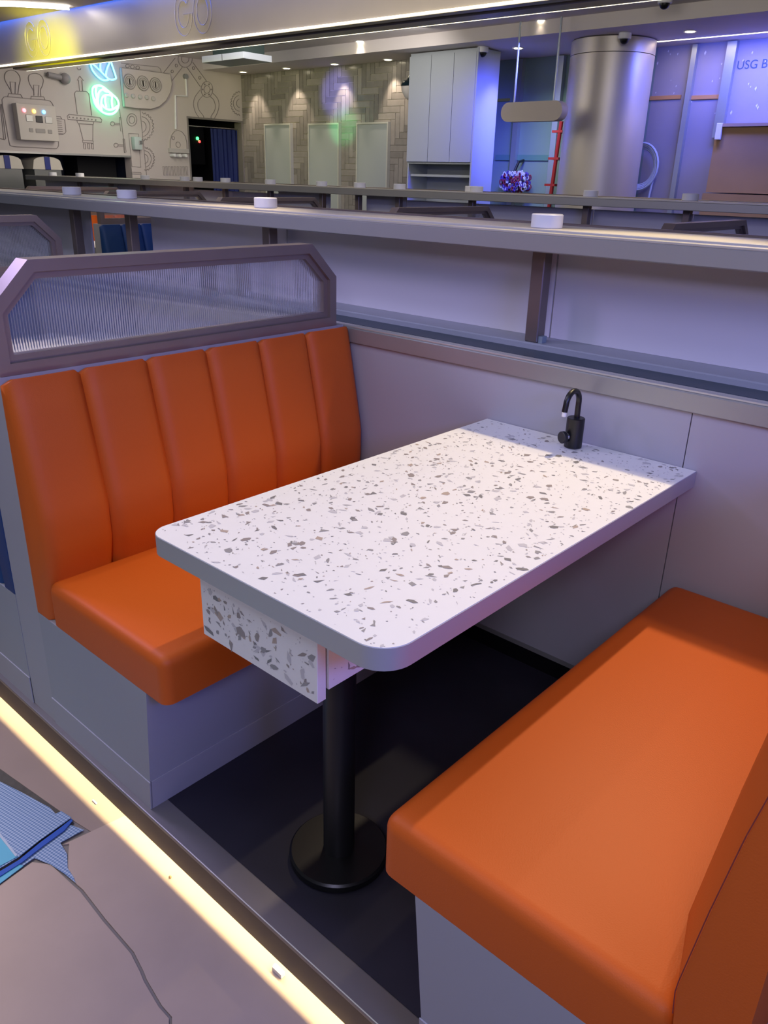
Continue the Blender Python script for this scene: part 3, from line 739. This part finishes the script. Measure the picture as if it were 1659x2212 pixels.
# orange tape joint strips
def strip(px0, px1, py, m, lab, h=0.035, name='joint_tape', y=6.606):
    a = at(px0, py, 1, y); c = at(px1, py, 1, y); MB().box(a.x, c.x, y, y+0.016, a.z-h/2, a.z+h/2).build(name, m, tag=(lab, 'tape'))
TAPE = mat('orange_tape', (190, 140, 90), 0.7)
strip(1404, 1470, 212, TAPE, 'orange tape strip across the blue lit board next to the column')
strip(1492, 1560, 211, TAPE, 'orange tape strip across the blue lit board between the two studs')
strip(1062, 1100, 217, mat('yellow_tape', (150, 150, 60), 0.7), 'yellow green tape strip left of the hanging oval sign', h=0.03)
strip(1070, 1195, 340, mat('teal_tape', (90, 130, 128), 0.7), 'teal printed strip across the boards below the hanging oval sign', h=0.06)
# writing on the board
def text(s, size, m, parent, loc, rot, name):
    cu = bpy.data.curves.new(name, 'FONT'); cu.body = s; cu.size = size*S*K; cu.extrude = 0.0008
    tmp = bpy.data.objects.new('tmp_text', cu); COL.objects.link(tmp)
    bpy.context.view_layer.update()
    me = bpy.data.meshes.new_from_object(tmp.evaluated_get(bpy.context.evaluated_depsgraph_get()))
    bpy.data.objects.remove(tmp)
    me.materials.clear(); me.materials.append(m)
    o = bpy.data.objects.new(name, me); COL.objects.link(o); o.parent = parent
    o.location = W(loc)-W(ROOT[parent.name]); o.rotation_euler = rot; ROOT[o.name] = ROOT[parent.name]
    return o
wr = bpy.data.objects['wall_right']
p = at(1590, 150, 1, 6.618)
text('USG BOR', 0.105, mat('teal_print', (62, 84, 110), 0.8), wr, (p.x, 6.617, p.z), (PI/2, 0, 0), 'printed_lettering')
# paint splashes on the board
b = MB(); rnd = random.Random(4)
for k in range(26):
    px, py = rnd.uniform(1405, 1655), rnd.uniform(100, 260); q = at(px, py, 1, 6.617); s = rnd.uniform(0.006, 0.022)
    b.add([(q.x-s*0.5, 6.6165, q.z), (q.x, 6.6165, q.z-s), (q.x+s*0.5, 6.6165, q.z+0.2*s), (q.x+0.2*s, 6.6165, q.z+s)], [(0, 1, 2, 3)])
b.build('plaster_splashes', mat('plaster_white', (210, 210, 220), 0.8), wr)
# brown boards leaning at the right
a = at(1548, 275, 1, 6.42)
b = MB().box(a.x, 2.0, 6.42, 6.46, 1.40, a.z); br = b.build('cardboard_sheet', BROWN, tag=('upper brown cardboard sheet against the wall at the right edge of the photo', 'cardboard'))
MB().box(a.x-0.02, 2.0, 6.40, 6.44, ZB, 1.388).build('cardboard_sheet', BROWN, tag=('lower brown cardboard sheet just above the counter at the right edge', 'cardboard'))
MB().box(a.x+0.04, 2.0, 6.38, 6.60, a.z+0.002, a.z+0.03).build('timber_batten', mat('pale_timber', (170, 140, 120), 0.7), tag=('pale timber batten lying on top of the brown cardboard sheets', 'batten'))
a = at(1545, 302, 1, 6.40); c = at(1563, 266, 1, 6.40)
MB().box(a.x, c.x, 6.37, 6.41, a.z, c.z, 0.004).build('switch_box', WHITE, tag=('white upright switch box at the left edge of the brown cardboard', 'switch box'))
# coil of cable
c = at(1378, 360, 1, 6.5); t = thing('cable_coil', 'coil of pale cable hanging on the blue lit wall beside the column', 'cable', (c.x, 6.55, c.z))
b = MB()
for k in range(5):
    r = 0.17+0.012*k; b.tube([(c.x+r*0.9*math.cos(a*PI/15)+0.01*math.sin(k*2), 6.56+0.008*k*(-1), c.z+r*1.05*math.sin(a*PI/15)) for a in range(30)], 0.011, 6, closed=True)
b.build('loops', mat('pale_cable', (178, 190, 210), 0.6), t, smooth=True)
b = MB().tube([(c.x+0.17, 6.55, c.z), (c.x+0.16, 6.55, c.z-0.15), (c.x+0.14, 6.55, c.z-0.36)], 0.012, 8); b.build('tail', mat('pale_cable', (178, 190, 210), 0.6), t, smooth=True)
# hanging oval sign
YS = 5.2
a = at(1082, 242, 1, YS); c = at(1214, 240, 1, YS); z0 = at(1148, 262, 1, YS).z; z1 = at(1148, 219, 1, YS).z; r = (z1-z0)/2; zm = (z0+z1)/2
t = thing('hanging_sign', 'blank beige oval sign hanging on two rods in front of the column', 'sign', ((a.x+c.x)/2, YS, z0))
b = MB(); oc = []
for k in range(17): q = -PI/2+PI*k/16; oc.append((c.x-r+r*math.cos(q), zm+r*math.sin(q)))
for k in range(17): q = PI/2+PI*k/16; oc.append((a.x+r+r*math.cos(q), zm+r*math.sin(q)))
b.prism(oc, 1, YS, YS+0.11); b.build('panel', mat('beige_sign_face', (194, 182, 168), 0.5), t, smooth=True)
for px in (1112, 1197):
    x = at(px, 200, 1, YS+0.05).x; MB().cyl((x, YS+0.055, z1-0.01), 0.010, CZH-z1, n=12).build('rod', STUD, t, smooth=True)
# ladder
t = thing('red_ladder', 'red step ladder leaning behind the left side of the metal column', 'ladder', (-3.5, 6.35, ZB))
for y in (6.30, 6.50):
    q0 = at(1190, 420, 1, y); q1 = at(1213, 262, 1, y); d = (q1-q0); q2 = q0-d*((q0.z-ZB)/d.z)
    MB().tube([q2, q1], 0.022, 8).build('rail', RED, t)
for s in (0.1, 0.35, 0.6, 0.85, 1.1, 1.35):
    y = 6.40; q0 = at(1190, 420, 1, y); q1 = at(1213, 262, 1, y); d = q1-q0; q = q0-d*1.1+d*1.45*s
    MB().box(q.x-0.03, q.x+0.10, 6.28, 6.52, q.z-0.012, q.z+0.012).build('tread', RED, t)
# bundle of garland
c = at(1112, 390, 1, 6.45); t = thing('garland_bundle', 'bundle of red white and blue garland hanging low behind the middle counter', 'garland', (c.x, 6.5, c.z))
rnd = random.Random(9)
for m, nm in ((mat('maroon_garland', (120, 26, 58), 0.6), 'maroon_loops'), (mat('white_garland', (190, 190, 205), 0.6), 'white_loops'), (mat('violet_garland', (70, 50, 140), 0.6), 'violet_loops')):
    b = MB()
    for k in range(70):
        u = rnd.uniform(-0.17, 0.17); w_ = rnd.uniform(-0.13, 0.11)*(1-abs(u)*2.2); rr = rnd.uniform(0.010, 0.026); yy = 6.46+rnd.uniform(-0.07, 0.07); tl = rnd.uniform(0, PI)
        b.tube([(c.x+u+rr*0.5*math.cos(q*PI/5), yy+rr*0.5*math.sin(tl)*math.cos(q*PI/5), c.z+w_+rr*math.sin(q*PI/5)) for q in range(10)], 0.008, 5, closed=True)
    b.build(nm, m, t)
MB().tube([(c.x-0.02, 6.46, c.z+0.10), (c.x+0.0, 6.50, c.z+0.2), (c.x+0.0, 6.60, c.z+0.22)], 0.016, 8).build('hook', BLACK, t)

# ------------------------------------------------------------------ ceiling fittings
def downlight(px, py, z, lab, first=None):
    p = at(px, py, 2, z)
    if first: return dup(first, (p.x, p.y, z), lab)
    t = thing('downlight', lab, 'light', (p.x, p.y, z), 'round ceiling downlights')
    b = MB(); lathe(b, p.x, p.y, z, [(0.042, -0.004), (0.06, -0.008), (0.062, -0.0005), (0.044, -0.0005)]); b.build('trim_ring', WHITE, t, smooth=True)
    MB().cyl((p.x, p.y, z-0.009), 0.040, 0.008, n=24).build('lens', LAMP, t)
    return t
dl = downlight(525, 155, CZ, 'ceiling downlight at the tiled wall, leftmost of the row of four')
downlight(619, 147, CZ, 'ceiling downlight at the tiled wall, second of the row of four from the left', dl)
downlight(723, 138, CZ, 'ceiling downlight at the tiled wall, third of the row of four from the left', dl)
downlight(838, 128, CZ, 'ceiling downlight at the tiled wall, nearest the cabinet', dl)
downlight(778, 89, CZH, 'ceiling downlight on its own in front of the tiled wall row', dl)
downlight(1119, 103, CZ, 'ceiling downlight above the hanging oval sign', dl)
downlight(1171, 44, CZH, 'ceiling downlight near the top of the photo left of the column', dl)
downlight(1491, 67, CZ, 'ceiling downlight above the strip right of the column', dl)
for px, py in ((525, 155), (619, 147), (723, 138), (838, 128)):
    p = at(px, py, 2, CZ); spot('tile_wash_light', (p.x, p.y-0.02, CZ-0.03), (p.x+0.03, 6.12, 1.6), 26, (1.0, 0.82, 0.60), 62, 0.6, 0.02)
for px, py, z in ((778, 89, CZH), (1119, 103, CZ), (1171, 44, CZH), (1491, 67, CZ)):
    p = at(px, py, 2, z); spot('downlight_beam', (p.x, p.y, z-0.03), (p.x, p.y, 0), 12, (1.0, 0.85, 0.66), 90, 0.6, 0.03)
def dome(px, py, z, lab, first=None):
    p = at(px, py, 2, z-0.03)
    if first: return dup(first, (p.x, p.y, z), lab)
    t = thing('dome_camera', lab, 'camera', (p.x, p.y, z), 'dome cameras on the ceiling')
    MB().cyl((p.x, p.y, z-0.055), 0.058, 0.0545, n=28, bev=0.006).build('housing', WHITE, t, smooth=True)
    b = MB(); b.ball((p.x, p.y, z-0.055), 0.042, 20, half=-1); b.build('dome', BLACK, t, smooth=True)
    return t
dm = dome(1350, 78, CZ, 'white dome camera on the ceiling in front of the metal column')
dome(1043, 108, CZ, 'white dome camera on the ceiling at the corner of the cabinet', dm)
dome(1437, 0, CZH, 'dome camera on the ceiling at the top edge of the photo', dm)
# ceiling cassette
q = [at(x, y, 2, 2.55) for x, y in ((430, 135), (537, 128), (610, 133), (497, 144))]
t = thing('ceiling_cassette', 'flat white ceiling unit hanging in front of the mural corner', 'ceiling unit', ((q[0].x+q[2].x)/2, (q[0].y+q[2].y)/2, 2.55))
x0, x1 = q[0].x, q[1].x+0.02; y0, y1 = 3.86, 4.24
MB().box(x0, x1, y0, y1, 2.55, 2.612, 0.004).build('tray', mat('white_unit_paint', (178, 184, 192), 0.45), t)
MB().box((x0+x1)/2-0.003, (x0+x1)/2+0.003, y0-0.002, y0+0.01, 2.552, 2.61).build('joint', SEAM, t)
MB().box(x0+0.12, x1-0.06, y0+0.06, y1-0.05, 2.6125, CZH-0.001).build('neck', mat('dark_green_neck', (40, 56, 52), 0.7), t)

# ------------------------------------------------------------------ mural wall
XM = XL+0.004
def m1(x, y): return (x/5.925, 100+y/5.925)
def m2(x, y): return (240+x/5.53, 120+y/5.53)
def m3(x, y): return (180+x/13.82, 110+y/13.82)
mur = MB()
def ln(f, pts, closed=False, smooth=False, r=0.0045):
    P = [at(*f(*p), 0, XM) for p in pts]
    if smooth: P = smooth_path(P, 4, closed)
    if closed and not smooth: P = P+[P[0]]; closed = False
    mur.tube(P, r, 4, closed=closed)
def el(f, cx, cy, rx, ry, a0=0, a1=360, r=0.0045):
    full = a1-a0 >= 360
    P = [at(*f(cx+rx*math.cos(math.radians(a)), cy+ry*math.sin(math.radians(a))), 0, XM) for a in range(a0, a1 if full else a1+1, 15)]
    mur.tube(P, r, 4, closed=full)
ln(m1, [(150, 605), (135, 560), (100, 500), (65, 430), (60, 380), (80, 330), (140, 305), (200, 320), (245, 370), (260, 430), (245, 500), (230, 605)], smooth=True)
ln(m1, [(150, 600), (130, 455), (200, 460), (195, 605)])
ln(m1, [(100, 650), (110, 605), (265, 615), (290, 660)])
ln(m1, [(435, 630), (430, 570), (385, 490), (365, 420), (380, 365), (450, 345), (520, 370), (555, 430), (545, 500), (520, 560), (525, 640)], smooth=True)
ln(m1, [(440, 630), (430, 495), (500, 500), (490, 635)])
ln(m1, [(395, 680), (400, 640), (560, 645), (580, 690)])
ln(m1, [(120, 1230), (75, 980), (30, 720), (40, 665), (90, 645), (350, 668), (600, 690), (660, 720), (690, 800), (720, 1020), (750, 1240), (735, 1295), (690, 1310), (430, 1295), (170, 1280)], True, True)
ln(m1, [(-60, 730), (20, 740), (75, 1180), (60, 1195), (0, 1180)]); ln(m1, [(5, 745), (50, 1190)])
ln(m1, [(700, 895), (775, 900), (790, 930), (830, 940), (845, 1090), (835, 1110), (800, 1130), (730, 1130)])
for k in range(8): ln(m1, [(703+4*k, 925+27*k), (785+3*k, 930+27*k)])
ln(m1, [(1020, 570), (1005, 430), (990, 435), (1022, 380), (1070, 440), (1050, 437), (1060, 570)])
ln(m1, [(990, 868), (955, 600), (975, 572), (1110, 580), (1140, 610), (1175, 885)])
ln(m1, [(885, 870), (1280, 910), (1305, 940), (1300, 970), (870, 935), (860, 895)], True)
for k in range(8): el(m1, 890+48*k, 908+5*k, 5, 6)
ln(m1, [(985, 950), (1000, 990), (1195, 1000), (1200, 970)]); ln(m1, [(1010, 990), (1065, 1200)]); ln(m1, [(1190, 1000), (1188, 1205)])
ln(m1, [(1055, 1200), (1195, 1210), (1195, 1240), (1060, 1230)], True)
for x in (1068, 1120, 1170): ln(m1, [(x, 1245), (x+6, 1310), (x+28, 1315), (x+26, 1248)], True)
for x, y in ((1440, 990), (1485, 1265)):
    el(m1, x, y, 26, 26); ln(m1, [(x+26, y-8), (x+95, y-4)]); ln(m1, [(x+26, y+10), (x+95, y+14)])
    ln(m1, [(x+88, y-80), (x+108, y-80), (x+130, y+90), (x+105, y+98)], True)
ln(m1, [(985, 270), (1000, 300), (1030, 300), (1035, 280)])
ln(m2, [(120, 90), (560, 135), (590, 160), (600, 205)])
for x, y in ((195, 125), (255, 135), (318, 145)): el(m2, x, y, 22, 20)
ln(m2, [(620, 215), (765, 30)]); ln(m2, [(690, 350), (850, 140)]); el(m2, 885, 40, 85, 100); el(m2, 885, 40, 45, 50)
ln(m2, [(905, 140), (1065, 370)]); ln(m2, [(975, 80), (1140, 305)])
for x, y in ((780, 120), (730, 190), (985, 150), (1060, 265)): el(m2, x, y, 14, 18)
el(m2, 1145, 405, 70, 95); el(m2, 1145, 405, 36, 46)
for a in range(0, 360, 60): el(m2, 1145+53*math.cos(math.radians(a)), 405+70*math.sin(math.radians(a)), 6, 7)
ln(m2, [(1060, 415), (1000, 500), (985, 590), (1010, 680), (1065, 755), (1095, 750), (1105, 725), (1050, 650), (1035, 590), (1045, 540), (1095, 480)], smooth=True)
ln(m2, [(1215, 450), (1270, 510), (1290, 590), (1270, 680), (1225, 760), (1200, 755), (1195, 725), (1235, 660), (1245, 600), (1225, 530), (1185, 490)], smooth=True)
ln(m2, [(100, 640), (150, 1000), (165, 1160)]); ln(m2, [(345, 650), (425, 1440)])
el(m2, 248, 768, 60, 74); el(m2, 248, 768, 34, 44)
ln(m2, [(210, 930), (325, 935), (355, 1335), (250, 1325)], True); ln(m2, [(245, 1390), (355, 1395), (360, 1415), (250, 1412)], True)
for (cx, cy, R) in ((362, 850, 150), (395, 1235, 125)):
    P = []
    for k in range(48):
        a = math.radians(-88+176*k/47); rr = R*(1.0 if k % 4 < 2 else 0.9); P.append((cx+rr*math.cos(a), cy+rr*1.15*math.sin(a)))
    ln(m2, P); el(m2, cx, cy, R*0.68, R*0.8, -85, 85); el(m2, cx, cy, R*0.38, R*0.46, -85, 85)
P = []
for k in range(48):
    a = math.radians(92+176*k/47); rr = 118*(1.0 if k % 4 < 2 else 0.9); P.append((1545+rr*math.cos(a), 570+rr*1.25*math.sin(a)))
ln(m2, P)
el(m2, 1540, 570, 80, 95, 95, 265); el(m2, 1540, 570, 42, 52, 95, 265)
for k in range(9): ln(m2, [(618+34*k, 1325), (636+34*k, 1325), (644+34*k, 1430), (630+34*k, 1430)], True)
mo = mur.build('mural_line_drawing', INK, wl)
def wallbox(f, x0, y0, x1, y1, d0, d1, mb=None, bev=0.004):
    a = at(*f(x0, y1), 0, XM); c = at(*f(x1, y0), 0, XM); mb = mb or MB()
    mb.box(XL+d0, XL+d1, a.y, c.y, min(a.z, c.z), max(a.z, c.z), bev); return mb
def disc(f, x, y, r, d0, d1, mb=None, n=24):
    p = at(*f(x, y), 0, XL+d0); mb = mb or MB(); return mb.cyl((XL+d0, p.y, p.z), r, d1-d0, ax=0, n=n, bev=min(0.004, (d1-d0)/3))
# control box in the robot drawing
t = thing('control_box', 'white wall box with red amber and blue indicator lamps inside the robot drawing', 'control box', tuple(at(*m1(430, 1200), 0, XL)))
wallbox(m1, 215, 770, 650, 1195, 0.001, 0.11).build('box', mat('ivory_box', (200, 194, 184), 0.5), t)
for x, y, c, nm in ((305, 820, (1.0, 0.12, 0.16), 'red_lamp'), (432, 832, (1.0, 0.45, 0.02), 'amber_lamp'), (557, 842, (0.02, 0.35, 1.0), 'blue_lamp')):
    disc(m1, x, y, 0.022, 0.1105, 0.125).build(nm, emis('glow_'+nm, c, 3.0), t)
for x, y, nm, m in ((322, 920, 'steel_button', ALU), (447, 935, 'dark_display', MATTBLACK), (567, 945, 'steel_button', ALU)):
    wallbox(m1, x-38, y-38, x+38, y+42, 0.1105, 0.118).build(nm, m, t)
for x, y, w_ in ((345, 1075, 20), (463, 1085, 55), (585, 1095, 22)):
    wallbox(m1, x-w_, y-24, x+w_, y+24, 0.1105, 0.114).build('label_plate', mat('worn_grey_plate', (160, 156, 150), 0.6), t)
# console panel
t = thing('console_panel', 'raised white console board with three dials and five knobs right of the neon signs', 'wall panel', tuple(at(*m2(380, 620), 0, XL)))
pts = [at(*m2(*p), 0, XL) for p in ((90, 150), (380, 185), (672, 226), (690, 345), (672, 440), (620, 540), (540, 610), (440, 642), (280, 632), (130, 612))]
MB().prism([(p.y, p.z) for p in pts], 0, XL+0.02, XL+0.07).build('board', PLASTER, t)
pts2 = pts+[pts[0]]
MB().tube([p+Vector((0.071, 0, 0)) for p in pts2], 0.004, 4).build('outline', INK, t)
for x, y in ((212, 312), (372, 332), (522, 352)):
    p = at(*m2(x, y), 0, XL+0.07); d = MB().cyl((XL+0.0705, p.y, p.z), 0.082, 0.02, ax=0, n=32, bev=0.004).build('dial', mat('pale_dial', (186, 182, 178), 0.5), t, smooth=True)
    b = MB()
    for r in (0.083, 0.06, 0.04): b.tube([(XL+0.092, p.y+r*math.cos(a*PI/12), p.z+r*math.sin(a*PI/12)) for a in range(24)], 0.005, 4, closed=True)
    b.build('dial_rings', INK, d)
    MB().box(XL+0.0905, -9.704, p.y-0.011, p.y+0.011, p.z-0.035, p.z+0.035, 0.003).build('pointer', PLASTER, d)
for x, y in ((178, 475), (255, 485), (338, 495), (418, 502), (495, 515)):
    p = at(*m2(x, y), 0, XL+0.07); MB().cyl((XL+0.0705, p.y, p.z), 0.026, 0.03, ax=0, n=20, bev=0.006).build('knob', mat('pale_dial', (186, 182, 178), 0.5), t, smooth=True)
# round-topped hook board
t = thing('hook_board', 'round topped white board with three pegs below a wall conduit', 'hook board', tuple(at(*m2(795, 1150), 0, XL)))
pts = [at(*m2(*p), 0, XL) for p in ((690, 1112), (693, 1010), (712, 945), (745, 905), (785, 893), (830, 912), (868, 962), (886, 1030), (890, 1122))]
MB().prism([(p.y, p.z) for p in pts], 0, XL+0.001, XL+0.03).build('board', PLASTER, t)
MB().tube([p+Vector((0.031, 0, 0)) for p in pts], 0.0045, 4).build('outline', INK, t)
wallbox(m2, 683, 1118, 905, 1158, 0.001, 0.055).build('rail', mat('pale_dial', (186, 182, 178), 0.5), t)
for x, y in ((735, 1185), (800, 1190), (870, 1190)):
    p = at(*m2(x, y-12), 0, XL+0.05); MB().cyl((XL+0.001, p.y, p.z-0.02), 0.022, 0.11, ax=0, n=16, bev=0.006).build('peg', WHITE, t, smooth=True)
b = MB(); 
for x, y, r in ((742, 985, 0.02), (800, 1065, 0.035)):
    p = at(*m2(x, y), 0, XL+0.031); b.tube([(XL+0.033, p.y+r*math.cos(a*PI/10), p.z+r*math.sin(a*PI/10)) for a in range(20)], 0.0045, 4, closed=True)
b.build('drawn_circles', INK, t)
# conduit
P = [at(*m2(x, y), 0, XL+0.02) for x, y in ((890, 270), (903, 485), (765, 478), (772, 880))]
t = thing('wall_conduit', 'white angled cable conduit above the hook board', 'conduit', tuple(P[3]))
MB().tube(P, 0.016, 6).build('trunking', WHITE, t)
MB().cyl((XL+0.001, P[0].y, P[0].z+0.02), 0.032, 0.04, ax=0, n=20).build('junction_cap', mat('grey_cap', (140, 142, 146), 0.6), t)
# dispenser on the wall
t = thing('soap_dispenser', 'small pale dispenser in the tall slot drawing left of the hook board', 'dispenser', tuple(at(*m2(283, 1125), 0, XL)))
wallbox(m2, 248, 975, 322, 1125, 0.001, 0.09, bev=0.012).build('housing', mat('pale_aqua_plastic', (190, 204, 200), 0.35), t, smooth=True)
wallbox(m2, 288, 1020, 326, 1060, 0.0905, 0.105, bev=0.004).build('lever', CHROME, t)
# grey peg sculpture top left
a = at(*m1(610, 360), 0, XL+0.05); c = at(*m1(835, 415), 0, XL+0.05)
t = thing('wall_peg', 'grey rod with a round knob end right of the light bulb drawings', 'peg', tuple(c))
MB().tube([a, c], 0.03, 12).build('rod', mat('grey_peg_paint', (150, 146, 148), 0.5), t, smooth=True)
MB().ball(tuple(c), 0.062, 20).build('knob', mat('grey_peg_paint', (150, 146, 148), 0.5), t, smooth=True)
# neon signs
def neon(name, lab, curves, m, r, cat='neon sign'):
    p0 = at(*m3(*curves[0][0][0]), 0, XL+0.05); t = thing(name, lab, cat, tuple(p0))
    for pts, closed in curves:
        P = smooth_path([at(*m3(*p), 0, XL+0.05) for p in pts], 6, closed)
        MB().tube(P, r, 8, closed=closed).build('neon_tube', m, t, smooth=True)
    return t
neon('neon_sign', 'green glowing neon shell outline on the mural wall', [
    ([(440, 1035), (330, 1060), (280, 1120), (270, 1250), (300, 1400), (340, 1560), (430, 1700), (560, 1820), (700, 1885), (850, 1885), (960, 1820), (1030, 1700), (1050, 1560), (1000, 1430), (900, 1330), (760, 1210), (640, 1110), (540, 1050)], True),
    ([(400, 1050), (372, 1150), (380, 1300), (420, 1480), (440, 1690)], False), ([(640, 1130), (540, 1170), (460, 1250), (440, 1400), (445, 1560), (500, 1770)], False), ([(570, 1120), (640, 1200), (760, 1225), (850, 1320)], False),
    ([(545, 1780), (535, 1560), (555, 1420), (620, 1340), (740, 1320), (880, 1345)], False), ([(560, 1600), (640, 1700), (760, 1755), (900, 1735), (1020, 1650)], False),
    ([(665, 1345), (650, 1500), (690, 1690)], False), ([(865, 1350), (845, 1500), (875, 1710)], False), ([(300, 1400), (360, 1480), (420, 1640)], False)], NEONG, 0.013)
neon('neon_sign', 'cyan glowing neon leaf outlines under the header, above the green neon', [
    ([(180, 200), (235, 470), (290, 600), (400, 740), (520, 840), (620, 875), (720, 868), (790, 840)], False), ([(180, 300), (360, 460), (500, 590), (640, 730), (760, 835), (860, 860), (950, 838), (975, 790), (915, 600), (850, 400), (800, 200)], False),
    ([(530, 180), (505, 450), (520, 610)], False), ([(675, 770), (680, 650), (715, 510), (770, 380), (830, 200)], False)], NEONB, 0.011)
for (yy, zz, c, e) in ((3.86, 2.18, (0.02, 1.0, 0.35), 0.9), (3.86, 2.62, (0.04, 0.2, 1.0), 1.0)):
    l = bpy.data.lights.new('neon_glow_light', 'POINT'); l.energy = e; l.color = c; l.shadow_soft_size = 0.12
    o = bpy.data.objects.new('neon_glow_light', l); COL.objects.link(o); o.location = W((XL+0.13, yy, zz))
# service niche
b = MB(); b.box(XL-0.75, XL-0.74, 1.0, 4.2, 0.8, 1.75); b.box(XL-0.74, XL-0.15, 1.0, 1.02, 0.8, 1.75); b.box(XL-0.74, XL-0.15, 4.14, 4.16, 0.8, 1.75); b.box(XL-0.74, XL-0.15, 1.02, 4.14, 1.66, 1.68)
b.build('service_niche', DARKBLUE, wl)
b = MB().box(XL-0.74, XL-0.02, 1.21, 4.11, 0.84, 0.899); b.build('niche_worktop', MATTBLACK, wl)
b = MB().box(XL-0.02, XL+0.02, 1.2, 4.12, 1.61, 1.632); b.build('niche_trim', ALU, wl)
MB().box(XL-0.70, XL-0.35, 3.55, 4.10, 0.9005, 1.6).build('dark_cabinet', DARK, tag=('black appliance in the service niche right of the white dispensers', 'appliance'))
def dispenser(ya, yb, lab):
    t = thing('food_dispenser', lab, 'dispenser', (XL-0.2, (ya+yb)/2, 0.9), 'white topped dispensers in the niche')
    b = MB(); zt = 1.585; n = 10; prof = [(ya-0.02, 1.44)]
    for k in range(n+1): a = PI-PI*k/n; prof.append(((ya+yb)/2+(yb-ya)/2*1.03*math.cos(a)*(0.8+0.2*abs(math.cos(a))), 1.50+0.085*math.sin(a)**0.6))
    prof.append((yb+0.02, 1.44))
    b.prism(prof, 0, XL-0.42, XL-0.03); b.build('lid', mat('cream_lid', (214, 208, 192), 0.45), t)
    w_ = (yb-ya)*0.09; m_ = (ya+yb)/2
    MB().box(XL-0.0295, XL-0.022, m_-w_*1.1, m_+w_*1.1, 1.44, 1.583).build('blue_band', mat('blue_band', (24, 44, 130), 0.5), t)
    MB().box(XL-0.42, XL-0.04, ya, yb, 0.9005, 1.438).build('body', mat('smoky_grey_body', (120, 122, 118), 0.35), t)
y1a, y1b = at(72, 345, 0, XL-0.03).y, at(130, 345, 0, XL-0.03).y
dispenser(y1a, y1b, 'white topped dispenser with a blue band in the niche, right one of two')
dd = at(72, 345, 0, XL-0.03).y-at(-18, 338, 0, XL-0.03).y
dispenser(y1a-dd*1.0, y1b-dd*1.0, 'white topped dispenser with a blue band in the niche, left one of two')
# doorway
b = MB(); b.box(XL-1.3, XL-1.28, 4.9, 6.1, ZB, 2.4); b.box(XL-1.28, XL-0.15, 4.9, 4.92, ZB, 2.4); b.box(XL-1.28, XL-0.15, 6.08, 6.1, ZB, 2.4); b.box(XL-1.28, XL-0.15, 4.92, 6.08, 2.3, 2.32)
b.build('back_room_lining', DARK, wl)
b = MB(); b.box(XL-0.15, XL+0.01, 5.035, 5.055, ZB, 2.13); b.box(XL-0.15, XL+0.01, 5.965, 5.99, ZB, 2.13); b.box(XL-0.15, XL+0.01, 5.035, 5.99, 2.13, 2.155)
d1 = b.build('door_1', mat('grey_door_frame', (128, 124, 120), 0.5)); d1['kind'] = 'structure'
ya = at(456, 300, 0, XL-0.07).y
t = thing('curtain', 'navy blue curtain drawn across the right part of the doorway', 'curtain', (XL-0.07, 5.7, ZB))
rings = []
for k in range(61):
    y = ya+(5.955-ya)*k/60; rings.append((XL-0.075+0.02*math.sin(k*0.62)+0.01*math.sin(k*0.27+1), y))
b = MB(); nzr = 6
vs = []; fs = []
for i, (x, y) in enumerate(rings):
    for j in range(nzr): 
        vs.append((x*1.0+(XL-0.075-x)*0.5*(j == nzr-1), y, ZB+0.03+(2.00-ZB)*j/(nzr-1)))
for i in range(len(rings)-1):
    for j in range(nzr-1): a = i*nzr+j; fs.append((a, a+nzr, a+nzr+1, a+1))
b.add(vs, fs); n0 = len(vs)
b.add([(v[0]-0.004, v[1], v[2]) for v in vs], [f[::-1] for f in fs])
b.build('drape', CURT, t, smooth=True)
MB().cyl((XL-0.075, 5.056, 2.045), 0.009, 0.908, ax=1, n=12).build('rod', CHROME, t, smooth=True)
t = thing('control_unit', 'dark control panel with a green and a red lamp inside the doorway', 'control panel', (XL-0.6, 5.30, 1.2))
pg = at(426, 299, 0, XL-0.6)
MB().box(XL-0.68, XL-0.6, pg.y-0.14, pg.y+0.12, pg.z-0.35, pg.z+0.15).build('panel', MATTBLACK, t)
MB().ball((XL-0.595, pg.y, pg.z), 0.024, 12).build('green_lamp', emis('glow_green_lamp', (0.05, 1.0, 0.2), 3), t)
pr = at(428, 304, 0, XL-0.6); MB().ball((XL-0.595, pr.y+0.02, pr.z-0.01), 0.02, 12).build('red_lamp', emis('glow_red_dot', (1.0, 0.03, 0.03), 2), t)
